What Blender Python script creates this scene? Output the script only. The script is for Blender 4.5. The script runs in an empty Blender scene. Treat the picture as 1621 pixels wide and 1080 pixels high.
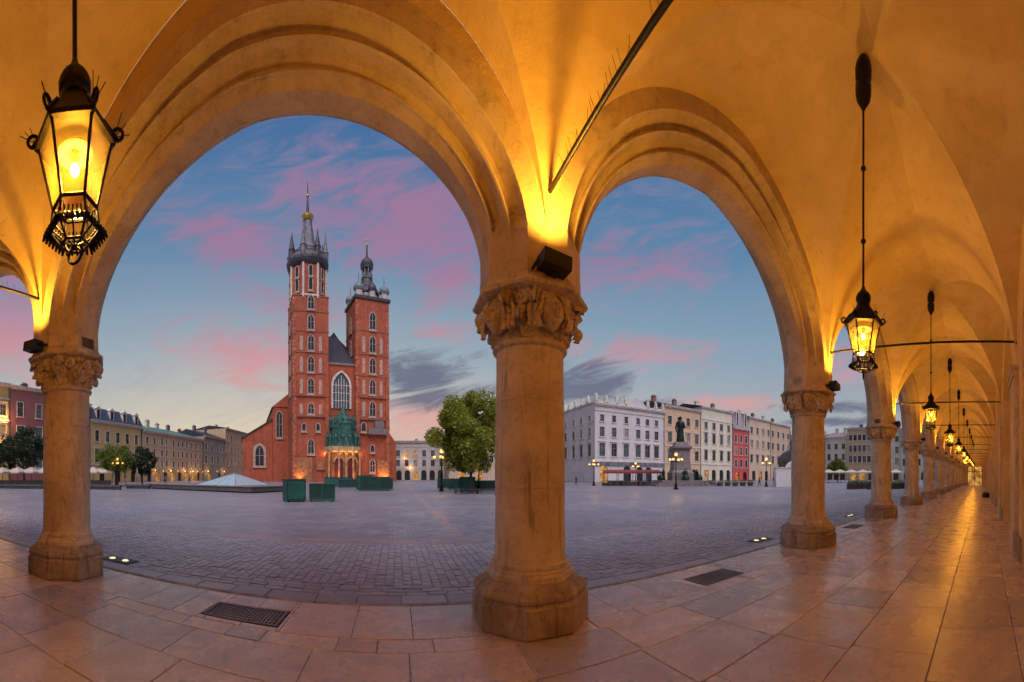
import bpy, bmesh, math, random
from mathutils import Vector, Matrix
random.seed(7)
PI = math.pi
R = math.radians
scene = bpy.context.scene
COL = scene.collection

# ------------------------------------------------------------------ camera
# stitched panorama: cylindrical projection, 157 degrees wide, from a tripod in the arcade
F = 589.8
cam_d = bpy.data.cameras.new('camera')
cam_d.type = 'PANO'
cam_d.panorama_type = 'CENTRAL_CYLINDRICAL'
cam_d.central_cylindrical_range_u_min = (0 - 629.6) / F
cam_d.central_cylindrical_range_u_max = (1621 - 629.6) / F
cam_d.central_cylindrical_range_v_min = -(1080 - 754.3) / F
cam_d.central_cylindrical_range_v_max = 754.3 / F
cam_d.central_cylindrical_radius = 1.0
cam_d.clip_start = 0.05
cam_d.clip_end = 3000
cam = bpy.data.objects.new('camera', cam_d)
COL.objects.link(cam)
cam.location = (0, 0, 1.5)
cam.rotation_euler = (PI / 2, 0, 0)
scene.camera = cam

# ------------------------------------------------------------------ node helpers
def nd(nt, typ, **kw):
    n = nt.nodes.new(typ)
    for k, v in kw.items():
        if k.startswith('i_'):
            n.inputs[k[2:].replace('_', ' ')].default_value = v
        else:
            setattr(n, k, v)
    return n
def lk(nt, a, b): nt.links.new(a, b)
def val(nt, x, sock):
    if isinstance(x, (int, float)): sock.default_value = x
    else: nt.links.new(x, sock)
def mth(nt, op, a, b=None, c=None, clamp=False):
    n = nt.nodes.new('ShaderNodeMath'); n.operation = op; n.use_clamp = clamp
    val(nt, a, n.inputs[0])
    if b is not None: val(nt, b, n.inputs[1])
    if c is not None: val(nt, c, n.inputs[2])
    return n.outputs[0]
def sstep(nt, x, lo, hi):
    n = nt.nodes.new('ShaderNodeMapRange'); n.interpolation_type = 'SMOOTHSTEP'
    val(nt, x, n.inputs[0]); n.inputs[1].default_value = lo; n.inputs[2].default_value = hi
    return n.outputs[0]
def mixc(nt, f, a, b, mode='MIX'):
    n = nt.nodes.new('ShaderNodeMix'); n.data_type = 'RGBA'; n.blend_type = mode; n.clamp_factor = True
    val(nt, f, n.inputs[0])
    for x, s in ((a, n.inputs[6]), (b, n.inputs[7])):
        if isinstance(x, (tuple, list)): s.default_value = (*x[:3], 1)
        else: nt.links.new(x, s)
    return n.outputs[2]
def noise(nt, vec, scale, detail=4, rough=.55, dist=0.0):
    n = nt.nodes.new('ShaderNodeTexNoise')
    n.inputs['Scale'].default_value = scale; n.inputs['Detail'].default_value = detail
    n.inputs['Roughness'].default_value = rough; n.inputs['Distortion'].default_value = dist
    if vec is not None: nt.links.new(vec, n.inputs['Vector'])
    return n.outputs['Fac']

# ------------------------------------------------------------------ world: dawn sky
world = bpy.data.worlds.new('World'); scene.world = world; world.use_nodes = True
wt = world.node_tree; wt.nodes.clear()
SUN_TH = -0.42                    # the glow stands over the houses beside the church
sky = nd(wt, 'ShaderNodeTexSky', sky_type='NISHITA', sun_disc=False)
sky.sun_elevation = R(2.2); sky.sun_rotation = SUN_TH
sky.altitude = 200; sky.air_density = 1.0; sky.dust_density = 0.6; sky.ozone_density = 3.0
tc = nd(wt, 'ShaderNodeTexCoord')
sp = nd(wt, 'ShaderNodeSeparateXYZ'); lk(wt, tc.outputs['Generated'], sp.inputs[0])
wx, wy, wz = sp.outputs
hor = mth(wt, 'SQRT', mth(wt, 'ADD', mth(wt, 'MULTIPLY', wx, wx), mth(wt, 'MULTIPLY', wy, wy)))
hor = mth(wt, 'MAXIMUM', hor, 0.02)
th = mth(wt, 'ARCTAN2', wx, wy)
vv = mth(wt, 'DIVIDE', wz, hor)
vv = mth(wt, 'MINIMUM', vv, 6.0)
# cloud sheet seen along the sky: wisps stretched along the horizon
cx = nd(wt, 'ShaderNodeCombineXYZ')
lk(wt, mth(wt, 'MULTIPLY', th, 2.4), cx.inputs[0]); lk(wt, mth(wt, 'ADD', mth(wt, 'MULTIPLY', vv, 6.0), mth(wt, 'MULTIPLY', th, -1.2)), cx.inputs[1])
wn = noise(wt, cx.outputs[0], 1.9, 9, .66, 1.1)
tv = nd(wt, 'ShaderNodeCombineXYZ'); lk(wt, th, tv.inputs[0]); lk(wt, vv, tv.inputs[1])
def patch(px, py, sx, sy, rot=0.0, gain=1.0):
    """soft mask of one cloud: where it stands (azimuth, height), how far it reaches, how it leans"""
    mp = nd(wt, 'ShaderNodeMapping', vector_type='TEXTURE'); lk(wt, tv.outputs[0], mp.inputs[0])
    mp.inputs['Location'].default_value = ((px - 629.6) / F, (754.3 - py) / F, 0)
    mp.inputs['Rotation'].default_value = (0, 0, rot); mp.inputs['Scale'].default_value = (sx / F * 1.9, sy / F * 1.9, 1)
    ln = nd(wt, 'ShaderNodeVectorMath', operation='LENGTH'); lk(wt, mp.outputs[0], ln.inputs[0])
    mr = nd(wt, 'ShaderNodeMapRange', interpolation_type='SMOOTHSTEP'); lk(wt, ln.outputs['Value'], mr.inputs[0])
    mr.inputs[1].default_value = 0; mr.inputs[2].default_value = 1; mr.inputs[3].default_value = gain; mr.inputs[4].default_value = 0
    return mr.outputs[0]
def gather(ps):
    m = patch(*ps[0])
    for p in ps[1:]: m = mth(wt, 'MAXIMUM', m, patch(*p))
    return m
pink = gather([(640, 345, 230, 100, -.12, 1.05), (370, 380, 150, 60, -.3, 1.0), (400, 560, 150, 55, -.08, 1.0), (15, 520, 120, 100, 0, 1.05),
               (705, 440, 100, 60, .15, .9), (715, 525, 60, 24, 0, .8), (690, 668, 130, 50, 0, .95), (980, 430, 210, 70, .1, .72),
               (1150, 640, 110, 18, 0, .8), (460, 470, 110, 50, -.25, .7), (40, 420, 90, 60, 0, .8), (1040, 330, 170, 50, -.2, .4), (1010, 560, 150, 45, 0, .7), (1330, 570, 110, 40, 0, .6), (540, 240, 150, 50, -.3, .55)])
dark = gather([(662, 592, 85, 44, .12, 1.0), (705, 630, 110, 26, .08, .9), (925, 608, 95, 42, .1, .95), (1020, 640, 90, 14, 0, .6), (1330, 645, 110, 12, 0, .9), (1320, 668, 90, 9, 0, .9)])
nz = mth(wt, 'MULTIPLY', mth(wt, 'SUBTRACT', wn, .5), 2.3)          # about -0.7 .. 0.7
pm = sstep(wt, mth(wt, 'ADD', mth(wt, 'MULTIPLY', pink, 1.15), mth(wt, 'MULTIPLY', nz, 1.05)), .30, 1.40)
pm = mth(wt, 'MULTIPLY', pm, sstep(wt, pink, 0.0, .35))
dm = sstep(wt, mth(wt, 'ADD', mth(wt, 'MULTIPLY', dark, 1.25), mth(wt, 'MULTIPLY', nz, 1.2)), .45, 1.15)
dm = mth(wt, 'MULTIPLY', dm, sstep(wt, dark, 0.0, .35))
# thin veil over the whole sky
veil = mth(wt, 'MULTIPLY', sstep(wt, wn, .40, .72), .26)
hs = nd(wt, 'ShaderNodeHueSaturation', i_Saturation=1.25, i_Value=1.0)
lk(wt, sky.outputs[0], hs.inputs['Color'])
SKY_K = 0.10
base = mixc(wt, 1.0, hs.outputs[0], (SKY_K, SKY_K, SKY_K), 'MULTIPLY')
# air above the city: low warm band, blue overhead
rp = nd(wt, 'ShaderNodeValToRGB')
lk(wt, mth(wt, 'DIVIDE', mth(wt, 'MAXIMUM', vv, 0), 1.4), rp.inputs[0])
el = rp.color_ramp.elements
el[0].position = 0.0; el[0].color = (.62, .47, .30, 1)
el[1].position = 1.0; el[1].color = (.028, .085, .235, 1)
for p, c in ((.10, (.46, .45, .38)), (.22, (.23, .35, .43)), (.42, (.095, .215, .36)), (.70, (.045, .130, .30))):
    e = el.new(p); e.color = (*c, 1)
glow = mth(wt, 'MULTIPLY', mth(wt, 'POWER', 2.718, mth(wt, 'MULTIPLY', mth(wt, 'POWER', mth(wt, 'DIVIDE', mth(wt, 'SUBTRACT', th, SUN_TH), .85), 2.0), -1.0)), mth(wt, 'POWER', 2.718, mth(wt, 'MULTIPLY', vv, -5.0)))
cool = mixc(wt, glow, mixc(wt, mth(wt, 'POWER', 2.718, mth(wt, 'MULTIPLY', vv, -5.0)), rp.outputs[0], (.25, .30, .42)), (.80, .66, .40))
sky_c = mixc(wt, .88, base, cool)
sky_c = mixc(wt, veil, sky_c, (.27, .235, .34))
sky_c = mixc(wt, mth(wt, 'MULTIPLY', pm, .85), sky_c, mixc(wt, sstep(wt, vv, .15, .6), (.66, .28, .26), (.31, .155, .265)))
sky_c = mixc(wt, mth(wt, 'MULTIPLY', dm, .9), sky_c, (.115, .13, .19))
bg = nd(wt, 'ShaderNodeBackground'); bg.inputs['Strength'].default_value = 1.2
lk(wt, sky_c, bg.inputs['Color'])
world.cycles.sampling_method = 'MANUAL'; world.cycles.sample_map_resolution = 256
wo = nd(wt, 'ShaderNodeOutputWorld'); lk(wt, bg.outputs[0], wo.inputs[0])

# ------------------------------------------------------------------ the one sun lamp: broad soft fill added from behind the camera to brighten the fronts
sl = bpy.data.lights.new('fill_sun', 'SUN'); sl.energy = 3.0; sl.angle = R(60); sl.color = (1.0, .86, .86)
so = bpy.data.objects.new('fill_sun', sl); COL.objects.link(so)
sd = Vector((0.04, -0.64, 0.95)).normalized()          # where the light comes from
so.rotation_euler = sd.to_track_quat('Z', 'Y').to_euler()

vs = scene.view_settings
vs.view_transform = 'Standard'; vs.look = 'None'; vs.exposure = 0.0; vs.gamma = 1.0; vs.use_curve_mapping = False
scene.cycles.use_denoising = True; scene.cycles.use_adaptive_sampling = True; scene.cycles.adaptive_threshold = .06
scene.cycles.max_bounces = 6; scene.cycles.diffuse_bounces = 4; scene.cycles.glossy_bounces = 3
scene.cycles.transparent_max_bounces = 8; scene.cycles.transmission_bounces = 4
scene.cycles.sample_clamp_indirect = 4.0
scene.cycles.caustics_reflective = False; scene.cycles.caustics_refractive = False

# ------------------------------------------------------------------ materials
MATS = {}
def material(name, build):
    m = bpy.data.materials.new(name); m.use_nodes = True
    nt = m.node_tree; b = nt.nodes['Principled BSDF']
    build(nt, b); MATS[name] = m
    return m
def coords(nt, kind='Object'):
    return nt.nodes.new('ShaderNodeTexCoord').outputs[kind]
def worldpos(nt):
    return nt.nodes.new('ShaderNodeNewGeometry').outputs['Position']
def bump(nt, b, h, dist=.01, strength=.5):
    n = nt.nodes.new('ShaderNodeBump'); n.inputs['Distance'].default_value = dist; n.inputs['Strength'].default_value = strength
    lk(nt, h, n.inputs['Height']); lk(nt, n.outputs[0], b.inputs['Normal'])
def plain(name, c, rough=.6, metal=0.0, var=.15, scale=3.0, spec=.4):
    def f(nt, b):
        n = noise(nt, worldpos(nt), scale, 5)
        lo = tuple(x * (1 - var) for x in c); hi = tuple(min(1, x * (1 + var)) for x in c)
        lk(nt, mixc(nt, sstep(nt, n, .3, .7), lo, hi), b.inputs['Base Color'])
        b.inputs['Roughness'].default_value = rough; b.inputs['Metallic'].default_value = metal
        b.inputs['Specular IOR Level'].default_value = spec
    return material(name, f)
def emit(name, c, s):
    def f(nt, b):
        b.inputs['Base Color'].default_value = (*c, 1)
        b.inputs['Emission Color'].default_value = (*c, 1); b.inputs['Emission Strength'].default_value = s
    return material(name, f)

def stone_build(c1, c2, dirt, k=1.0, streak=True):
    def f(nt, b):
        p = worldpos(nt)
        n1 = noise(nt, p, 1.7 * k, 6, .6, .3); n2 = noise(nt, p, 9 * k, 5, .65); n3 = noise(nt, p, 60 * k, 3, .6)
        col = mixc(nt, sstep(nt, n1, .38, .62), c1, c2)
        # blotchy wear and dark stains
        col = mixc(nt, mth(nt, 'MULTIPLY', sstep(nt, n2, .48, .70), .55), col, tuple(x * .6 for x in c1))
        mp = nd(nt, 'ShaderNodeMapping'); mp.inputs['Scale'].default_value = (5, 5, .7); lk(nt, p, mp.inputs[0])
        n4 = noise(nt, mp.outputs[0], 1.6 * k, 6, .65, .8)
        col = mixc(nt, mth(nt, 'MULTIPLY', sstep(nt, n4, .50, .72), .8 if streak else .3), col, dirt)
        col = mixc(nt, mth(nt, 'MULTIPLY', sstep(nt, n3, .35, .65), .18), col, tuple(min(1, x * 1.35) for x in c2))
        lk(nt, col, b.inputs['Base Color'])
        b.inputs['Roughness'].default_value = .78; b.inputs['Specular IOR Level'].default_value = .25
        h = mth(nt, 'ADD', mth(nt, 'MULTIPLY', n2, .7), mth(nt, 'MULTIPLY', n3, .3))
        bump(nt, b, h, .012, .55)
    return f
material('column_stone', stone_build((.52, .41, .30), (.66, .54, .41), (.20, .14, .10)))
material('base_stone', stone_build((.28, .21, .16), (.44, .34, .26), (.06, .045, .035), 1.3))
material('carved_stone', stone_build((.48, .37, .25), (.62, .50, .36), (.15, .10, .07), 2.0))
material('arch_stone', stone_build((.50, .38, .26), (.62, .49, .35), (.22, .15, .09), .8, False))

def plaster(nt, b):
    p = worldpos(nt)
    n1 = noise(nt, p, .55, 6, .62, .5); n2 = noise(nt, p, 5, 6, .65); n3 = noise(nt, p, 45, 3)
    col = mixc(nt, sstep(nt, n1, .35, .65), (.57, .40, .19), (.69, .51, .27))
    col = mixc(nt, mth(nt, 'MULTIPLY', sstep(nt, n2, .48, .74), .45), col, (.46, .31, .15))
    # patched areas and hairline cracks
    vo = nd(nt, 'ShaderNodeTexVoronoi', feature='DISTANCE_TO_EDGE'); vo.inputs['Scale'].default_value = .55
    wv = nd(nt, 'ShaderNodeVectorMath', operation='ADD'); lk(nt, p, wv.inputs[0])
    nv_ = nd(nt, 'ShaderNodeTexNoise'); nv_.inputs['Scale'].default_value = 1.3; nv_.inputs['Detail'].default_value = 5; lk(nt, p, nv_.inputs['Vector']); lk(nt, nv_.outputs['Color'], wv.inputs[1])
    lk(nt, wv.outputs[0], vo.inputs['Vector'])
    crack = mth(nt, 'MULTIPLY', mth(nt, 'SUBTRACT', 1.0, sstep(nt, vo.outputs['Distance'], .0, .006)), sstep(nt, n1, .60, .68))
    col = mixc(nt, mth(nt, 'MULTIPLY', crack, .35), col, (.20, .12, .05))
    patch_ = sstep(nt, noise(nt, p, .9, 2, .4, .2), .60, .615)
    col = mixc(nt, mth(nt, 'MULTIPLY', patch_, .22), col, (.80, .64, .40))
    lk(nt, col, b.inputs['Base Color']); b.inputs['Roughness'].default_value = .85; b.inputs['Specular IOR Level'].default_value = .2
    h = mth(nt, 'ADD', mth(nt, 'ADD', n2, mth(nt, 'MULTIPLY', n1, 1.6)), mth(nt, 'MULTIPLY', n3, .25))
    bump(nt, b, mth(nt, 'SUBTRACT', h, mth(nt, 'MULTIPLY', crack, .6)), .022, .45)
material('plaster', plaster)

def slab_build(nt, b):
    p = worldpos(nt)
    oi = nt.nodes.new('ShaderNodeObjectInfo')
    at = nd(nt, 'ShaderNodeAttribute', attribute_name='tint')
    rnd = mth(nt, 'FRACT', mth(nt, 'ADD', oi.outputs['Random'], at.outputs['Fac']))
    r2 = nt.nodes.new('ShaderNodeValToRGB'); lk(nt, rnd, r2.inputs[0])
    el = r2.color_ramp.elements
    el[0].position = 0; el[0].color = (.72, .60, .50, 1); el[1].position = 1; el[1].color = (.72, .60, .50, 1)
    for q, c in ((.14, (.54, .41, .34)), (.28, (.72, .57, .47)), (.42, (.46, .39, .37)), (.54, (.66, .51, .43)), (.66, (.40, .35, .35)), (.78, (.72, .56, .44)), (.9, (.56, .46, .41))):
        e = el.new(q); e.color = (*c, 1)
    n1 = noise(nt, p, 3.1, 5, .55, .0); n2 = noise(nt, p, 17, 5, .7); n3 = noise(nt, p, 80, 2)
    col = mixc(nt, mth(nt, 'MULTIPLY', sstep(nt, n1, .25, .85), .55), r2.outputs[0], (.32, .26, .26))
    col = mixc(nt, mth(nt, 'MULTIPLY', sstep(nt, n2, .45, .8), .35), col, (.74, .61, .52))
    lk(nt, col, b.inputs['Base Color'])
    rr = mth(nt, 'ADD', .15, mth(nt, 'ADD', mth(nt, 'MULTIPLY', sstep(nt, n1, .25, .75), .16), mth(nt, 'MULTIPLY', n2, .12)))
    lk(nt, rr, b.inputs['Roughness']); b.inputs['Specular IOR Level'].default_value = .75
    bump(nt, b, mth(nt, 'ADD', mth(nt, 'MULTIPLY', n1, .5), mth(nt, 'MULTIPLY', n2, .5)), .006, .25)
material('floor_slab', slab_build)
plain('joint', (.10, .08, .075), .9, var=.3)

def sett_build(nt, b):
    p = worldpos(nt)
    oi = nt.nodes.new('ShaderNodeObjectInfo')
    at = nd(nt, 'ShaderNodeAttribute', attribute_name='tint')
    rnd = mth(nt, 'FRACT', mth(nt, 'ADD', oi.outputs['Random'], at.outputs['Fac']))
    col = mixc(nt, rnd, (.28, .265, .31), (.42, .395, .44))
    n1 = noise(nt, p, .8, 5); n2 = noise(nt, p, 30, 4)
    col = mixc(nt, mth(nt, 'MULTIPLY', sstep(nt, n1, .4, .7), .4), col, (.28, .25, .28))
    col = mixc(nt, mth(nt, 'MULTIPLY', sstep(nt, n2, .45, .75), .35), col, (.17, .16, .18))
    lk(nt, col, b.inputs['Base Color'])
    lk(nt, mth(nt, 'ADD', .26, mth(nt, 'MULTIPLY', n1, .25)), b.inputs['Roughness'])
    bump(nt, b, n2, .006, .5)
material('sett', sett_build)
def square_build(nt, b):
    p = worldpos(nt)
    s = nd(nt, 'ShaderNodeSeparateXYZ'); lk(nt, p, s.inputs[0]); X, Y = s.outputs[0], s.outputs[1]
    br = nd(nt, 'ShaderNodeTexBrick', offset=.5); lk(nt, p, br.inputs['Vector'])
    br.inputs['Scale'].default_value = 1.0; br.inputs['Brick Width'].default_value = .26; br.inputs['Row Height'].default_value = .15
    br.inputs['Mortar Size'].default_value = .012; br.inputs['Mortar Smooth'].default_value = .3; br.inputs['Bias'].default_value = 0
    br.inputs['Color1'].default_value = (.17, .165, .20, 1); br.inputs['Color2'].default_value = (.32, .30, .35, 1); br.inputs['Mortar'].default_value = (.09, .085, .10, 1)
    n1 = noise(nt, p, .22, 6, .6, .6); n2 = noise(nt, p, 2.5, 5); n4 = noise(nt, p, .07, 4)
    col = mixc(nt, mth(nt, 'MULTIPLY', sstep(nt, n1, .40, .62), .45), br.outputs['Color'], (.15, .14, .17))
    col = mixc(nt, mth(nt, 'MULTIPLY', sstep(nt, noise(nt, p, .9, 6, .7), .5, .72), .4), col, (.36, .33, .37))
    # bands of red granite laid across the square
    def band(c, per, off, w):
        q = mth(nt, 'ABSOLUTE', mth(nt, 'SUBTRACT', mth(nt, 'FRACT', mth(nt, 'DIVIDE', mth(nt, 'SUBTRACT', c, off), per)), .5))
        return mth(nt, 'LESS_THAN', q, w / per / 2)
    bm_ = mth(nt, 'MAXIMUM', band(Y, 9.6, 8.9 - 4.8, .55), band(X, 9.6, 1.6 - 4.8, .35))
    bm_ = mth(nt, 'MULTIPLY', bm_, mth(nt, 'GREATER_THAN', Y, 8.2))
    bm_ = mth(nt, 'MULTIPLY', bm_, mth(nt, 'ADD', .0, mth(nt, 'MULTIPLY', sstep(nt, n2, .35, .65), .75)))
    col = mixc(nt, bm_, col, (.42, .23, .23))
    lk(nt, col, b.inputs['Base Color'])
    lk(nt, mth(nt, 'ADD', .34, mth(nt, 'MULTIPLY', sstep(nt, n4, .35, .65), .20)), b.inputs['Roughness'])
    h = mth(nt, 'ADD', mth(nt, 'MULTIPLY', br.outputs['Fac'], -1.0), mth(nt, 'MULTIPLY', n2, .6))
    bump(nt, b, h, .012, .45)
material('square_paving', square_build)

def brick_build(c1, c2, c3):
    def f(nt, b):
        p = coords(nt)
        n1 = noise(nt, p, .13, 5, .65, .4); n2 = noise(nt, p, .9, 6, .75); n5 = noise(nt, p, 3.2, 3, .8)
        mp = nd(nt, 'ShaderNodeMapping'); mp.inputs['Scale'].default_value = (1, 1, 7); lk(nt, p, mp.inputs[0])
        n3 = noise(nt, mp.outputs[0], 1.3, 4, .8)
        ms = nd(nt, 'ShaderNodeMapping'); ms.inputs['Scale'].default_value = (1.4, 1.4, .12); lk(nt, p, ms.inputs[0])
        n4 = noise(nt, ms.outputs[0], 1.0, 5, .7)
        col = mixc(nt, sstep(nt, n1, .32, .68), c1, c2)
        col = mixc(nt, mth(nt, 'MULTIPLY', sstep(nt, n2, .45, .68), .7), col, c3)
        col = mixc(nt, mth(nt, 'MULTIPLY', sstep(nt, n3, .42, .62), .45), col, tuple(x * .5 for x in c1))
        col = mixc(nt, mth(nt, 'MULTIPLY', sstep(nt, n5, .5, .75), .45), col, (c2[0] * 1.3, c2[1] * 2.0, c2[2] * 2.0))
        col = mixc(nt, mth(nt, 'MULTIPLY', sstep(nt, n4, .5, .72), .55), col, tuple(x * .45 for x in c3))
        lk(nt, col, b.inputs['Base Color']); b.inputs['Roughness'].default_value = .85
        bump(nt, b, n3, .06, .6)
    return f
material('church_brick', brick_build((.40, .085, .040), (.50, .125, .058), (.20, .045, .032)))
plain('church_trim', (.42, .30, .25), .8, var=.3, scale=2.0); plain('string_stone', (.26, .12, .09), .8, var=.3); plain('porch_stone', (.42, .29, .16), .8, var=.3, scale=1.5); plain('quoin_stone', (.40, .125, .075), .85, var=.4, scale=.8)
plain('limestone', (.62, .55, .49), .8, var=.25, scale=2.0)
plain('roof_slate', (.035, .035, .05), .55, var=.4)
plain('copper_green', (.03, .10, .08), .5, var=.5, scale=1.2)
plain('lead_grey', (.15, .14, .16), .5, var=.4, scale=1.0)
plain('lead_dark', (.05, .045, .055), .5, var=.4, scale=1.0)
plain('gold', (.55, .33, .08), .3, .9, var=.2)
plain('church_door', (.16, .02, .02), .6, var=.3)
plain('window_dark', (.02, .022, .028), .12, var=.3, spec=.6)
plain('glass_blue', (.05, .07, .09), .08, var=.4, spec=.8)
plain('iron', (.012, .010, .009), .5, .6, var=.3, scale=20)
plain('black_box', (.010, .010, .011), .45, var=.2, scale=20)
plain('copper_dome', (.18, .22, .24), .5, var=.3)
plain('planter_green', (.012, .085, .065), .5, var=.25, scale=1.5)
plain('planter_dark', (.006, .035, .028), .5, var=.25, scale=1.5)
plain('dark_wood', (.045, .03, .025), .6, var=.3)
plain('dark_stone', (.10, .085, .085), .6, var=.25)
plain('bronze', (.016, .03, .028), .45, .5, var=.3)
plain('granite', (.19, .16, .155), .6, var=.25)
plain('canvas', (.52, .45, .38), .8, var=.08)
plain('canvas_red', (.22, .045, .04), .8, var=.15)
plain('trunk', (.06, .045, .035), .9, var=.3, scale=8)
plain('white_paint', (.72, .69, .70), .7, var=.06)
emit('bulb', (1.0, .62, .18), 26.0)
emit('globe', (1.0, .50, .13), 1.7)
plain('casement', (.30, .25, .22), .5, var=.2)
plain('plaque', (.30, .14, .06), .8, var=.35, scale=1.5)
def lit(nt, b):                                # a lit room behind glass: bright and dim patches
    p = worldpos(nt); n = noise(nt, p, 1.6, 3, .6)
    c = mixc(nt, sstep(nt, n, .38, .66), (.30, .10, .02), (1.0, .52, .10))
    b.inputs['Base Color'].default_value = (.03, .02, .02, 1); b.inputs['Roughness'].default_value = .15
    lk(nt, c, b.inputs['Emission Color']); b.inputs['Emission Strength'].default_value = .75
material('window_lit', lit)
emit('ground_light', (1.0, .80, .42), 1.3)
emit('church_flood', (1.0, .42, .08), 6.0)

def lamp_glass(nt, b):
    out = nt.nodes['Material Output']
    tr = nd(nt, 'ShaderNodeBsdfTransparent'); tr.inputs[0].default_value = (.96, .70, .26, 1)
    tl = nd(nt, 'ShaderNodeBsdfTranslucent')
    n = noise(nt, worldpos(nt), 9, 4)
    lk(nt, mixc(nt, n, (.50, .28, .05), (.95, .66, .20)), tl.inputs[0])
    gl = nd(nt, 'ShaderNodeBsdfGlossy'); gl.inputs['Roughness'].default_value = .08
    m1 = nt.nodes.new('ShaderNodeMixShader'); m1.inputs[0].default_value = .05
    lk(nt, tr.outputs[0], m1.inputs[1]); lk(nt, tl.outputs[0], m1.inputs[2])
    m2 = nt.nodes.new('ShaderNodeMixShader'); m2.inputs[0].default_value = .06
    lk(nt, m1.outputs[0], m2.inputs[1]); lk(nt, gl.outputs[0], m2.inputs[2])
    lk(nt, m2.outputs[0], out.inputs[0])
material('lamp_glass', lamp_glass)
def fountain_glass(nt, b):
    b.inputs['Base Color'].default_value = (.36, .46, .50, 1); b.inputs['Roughness'].default_value = .15
    b.inputs['Specular IOR Level'].default_value = .8
material('fountain_glass', fountain_glass)
def leaf_mat(name, c1, c2, tr):
    def f(nt, b):
        at = nd(nt, 'ShaderNodeAttribute', attribute_name='tint')
        col = mixc(nt, at.outputs['Fac'], c1, c2)
        lk(nt, col, b.inputs['Base Color']); b.inputs['Roughness'].default_value = .6
        t = nd(nt, 'ShaderNodeBsdfTranslucent'); lk(nt, col, t.inputs[0])
        m = nt.nodes.new('ShaderNodeMixShader'); m.inputs[0].default_value = tr
        lk(nt, b.outputs[0], m.inputs[1]); lk(nt, t.outputs[0], m.inputs[2])
        lk(nt, m.outputs[0], nt.nodes['Material Output'].inputs[0])
    material(name, f)
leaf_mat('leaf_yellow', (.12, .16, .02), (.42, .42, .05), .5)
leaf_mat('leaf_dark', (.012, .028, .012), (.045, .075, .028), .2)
leaf_mat('leaf_mid', (.05, .09, .012), (.20, .25, .03), .35)

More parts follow.
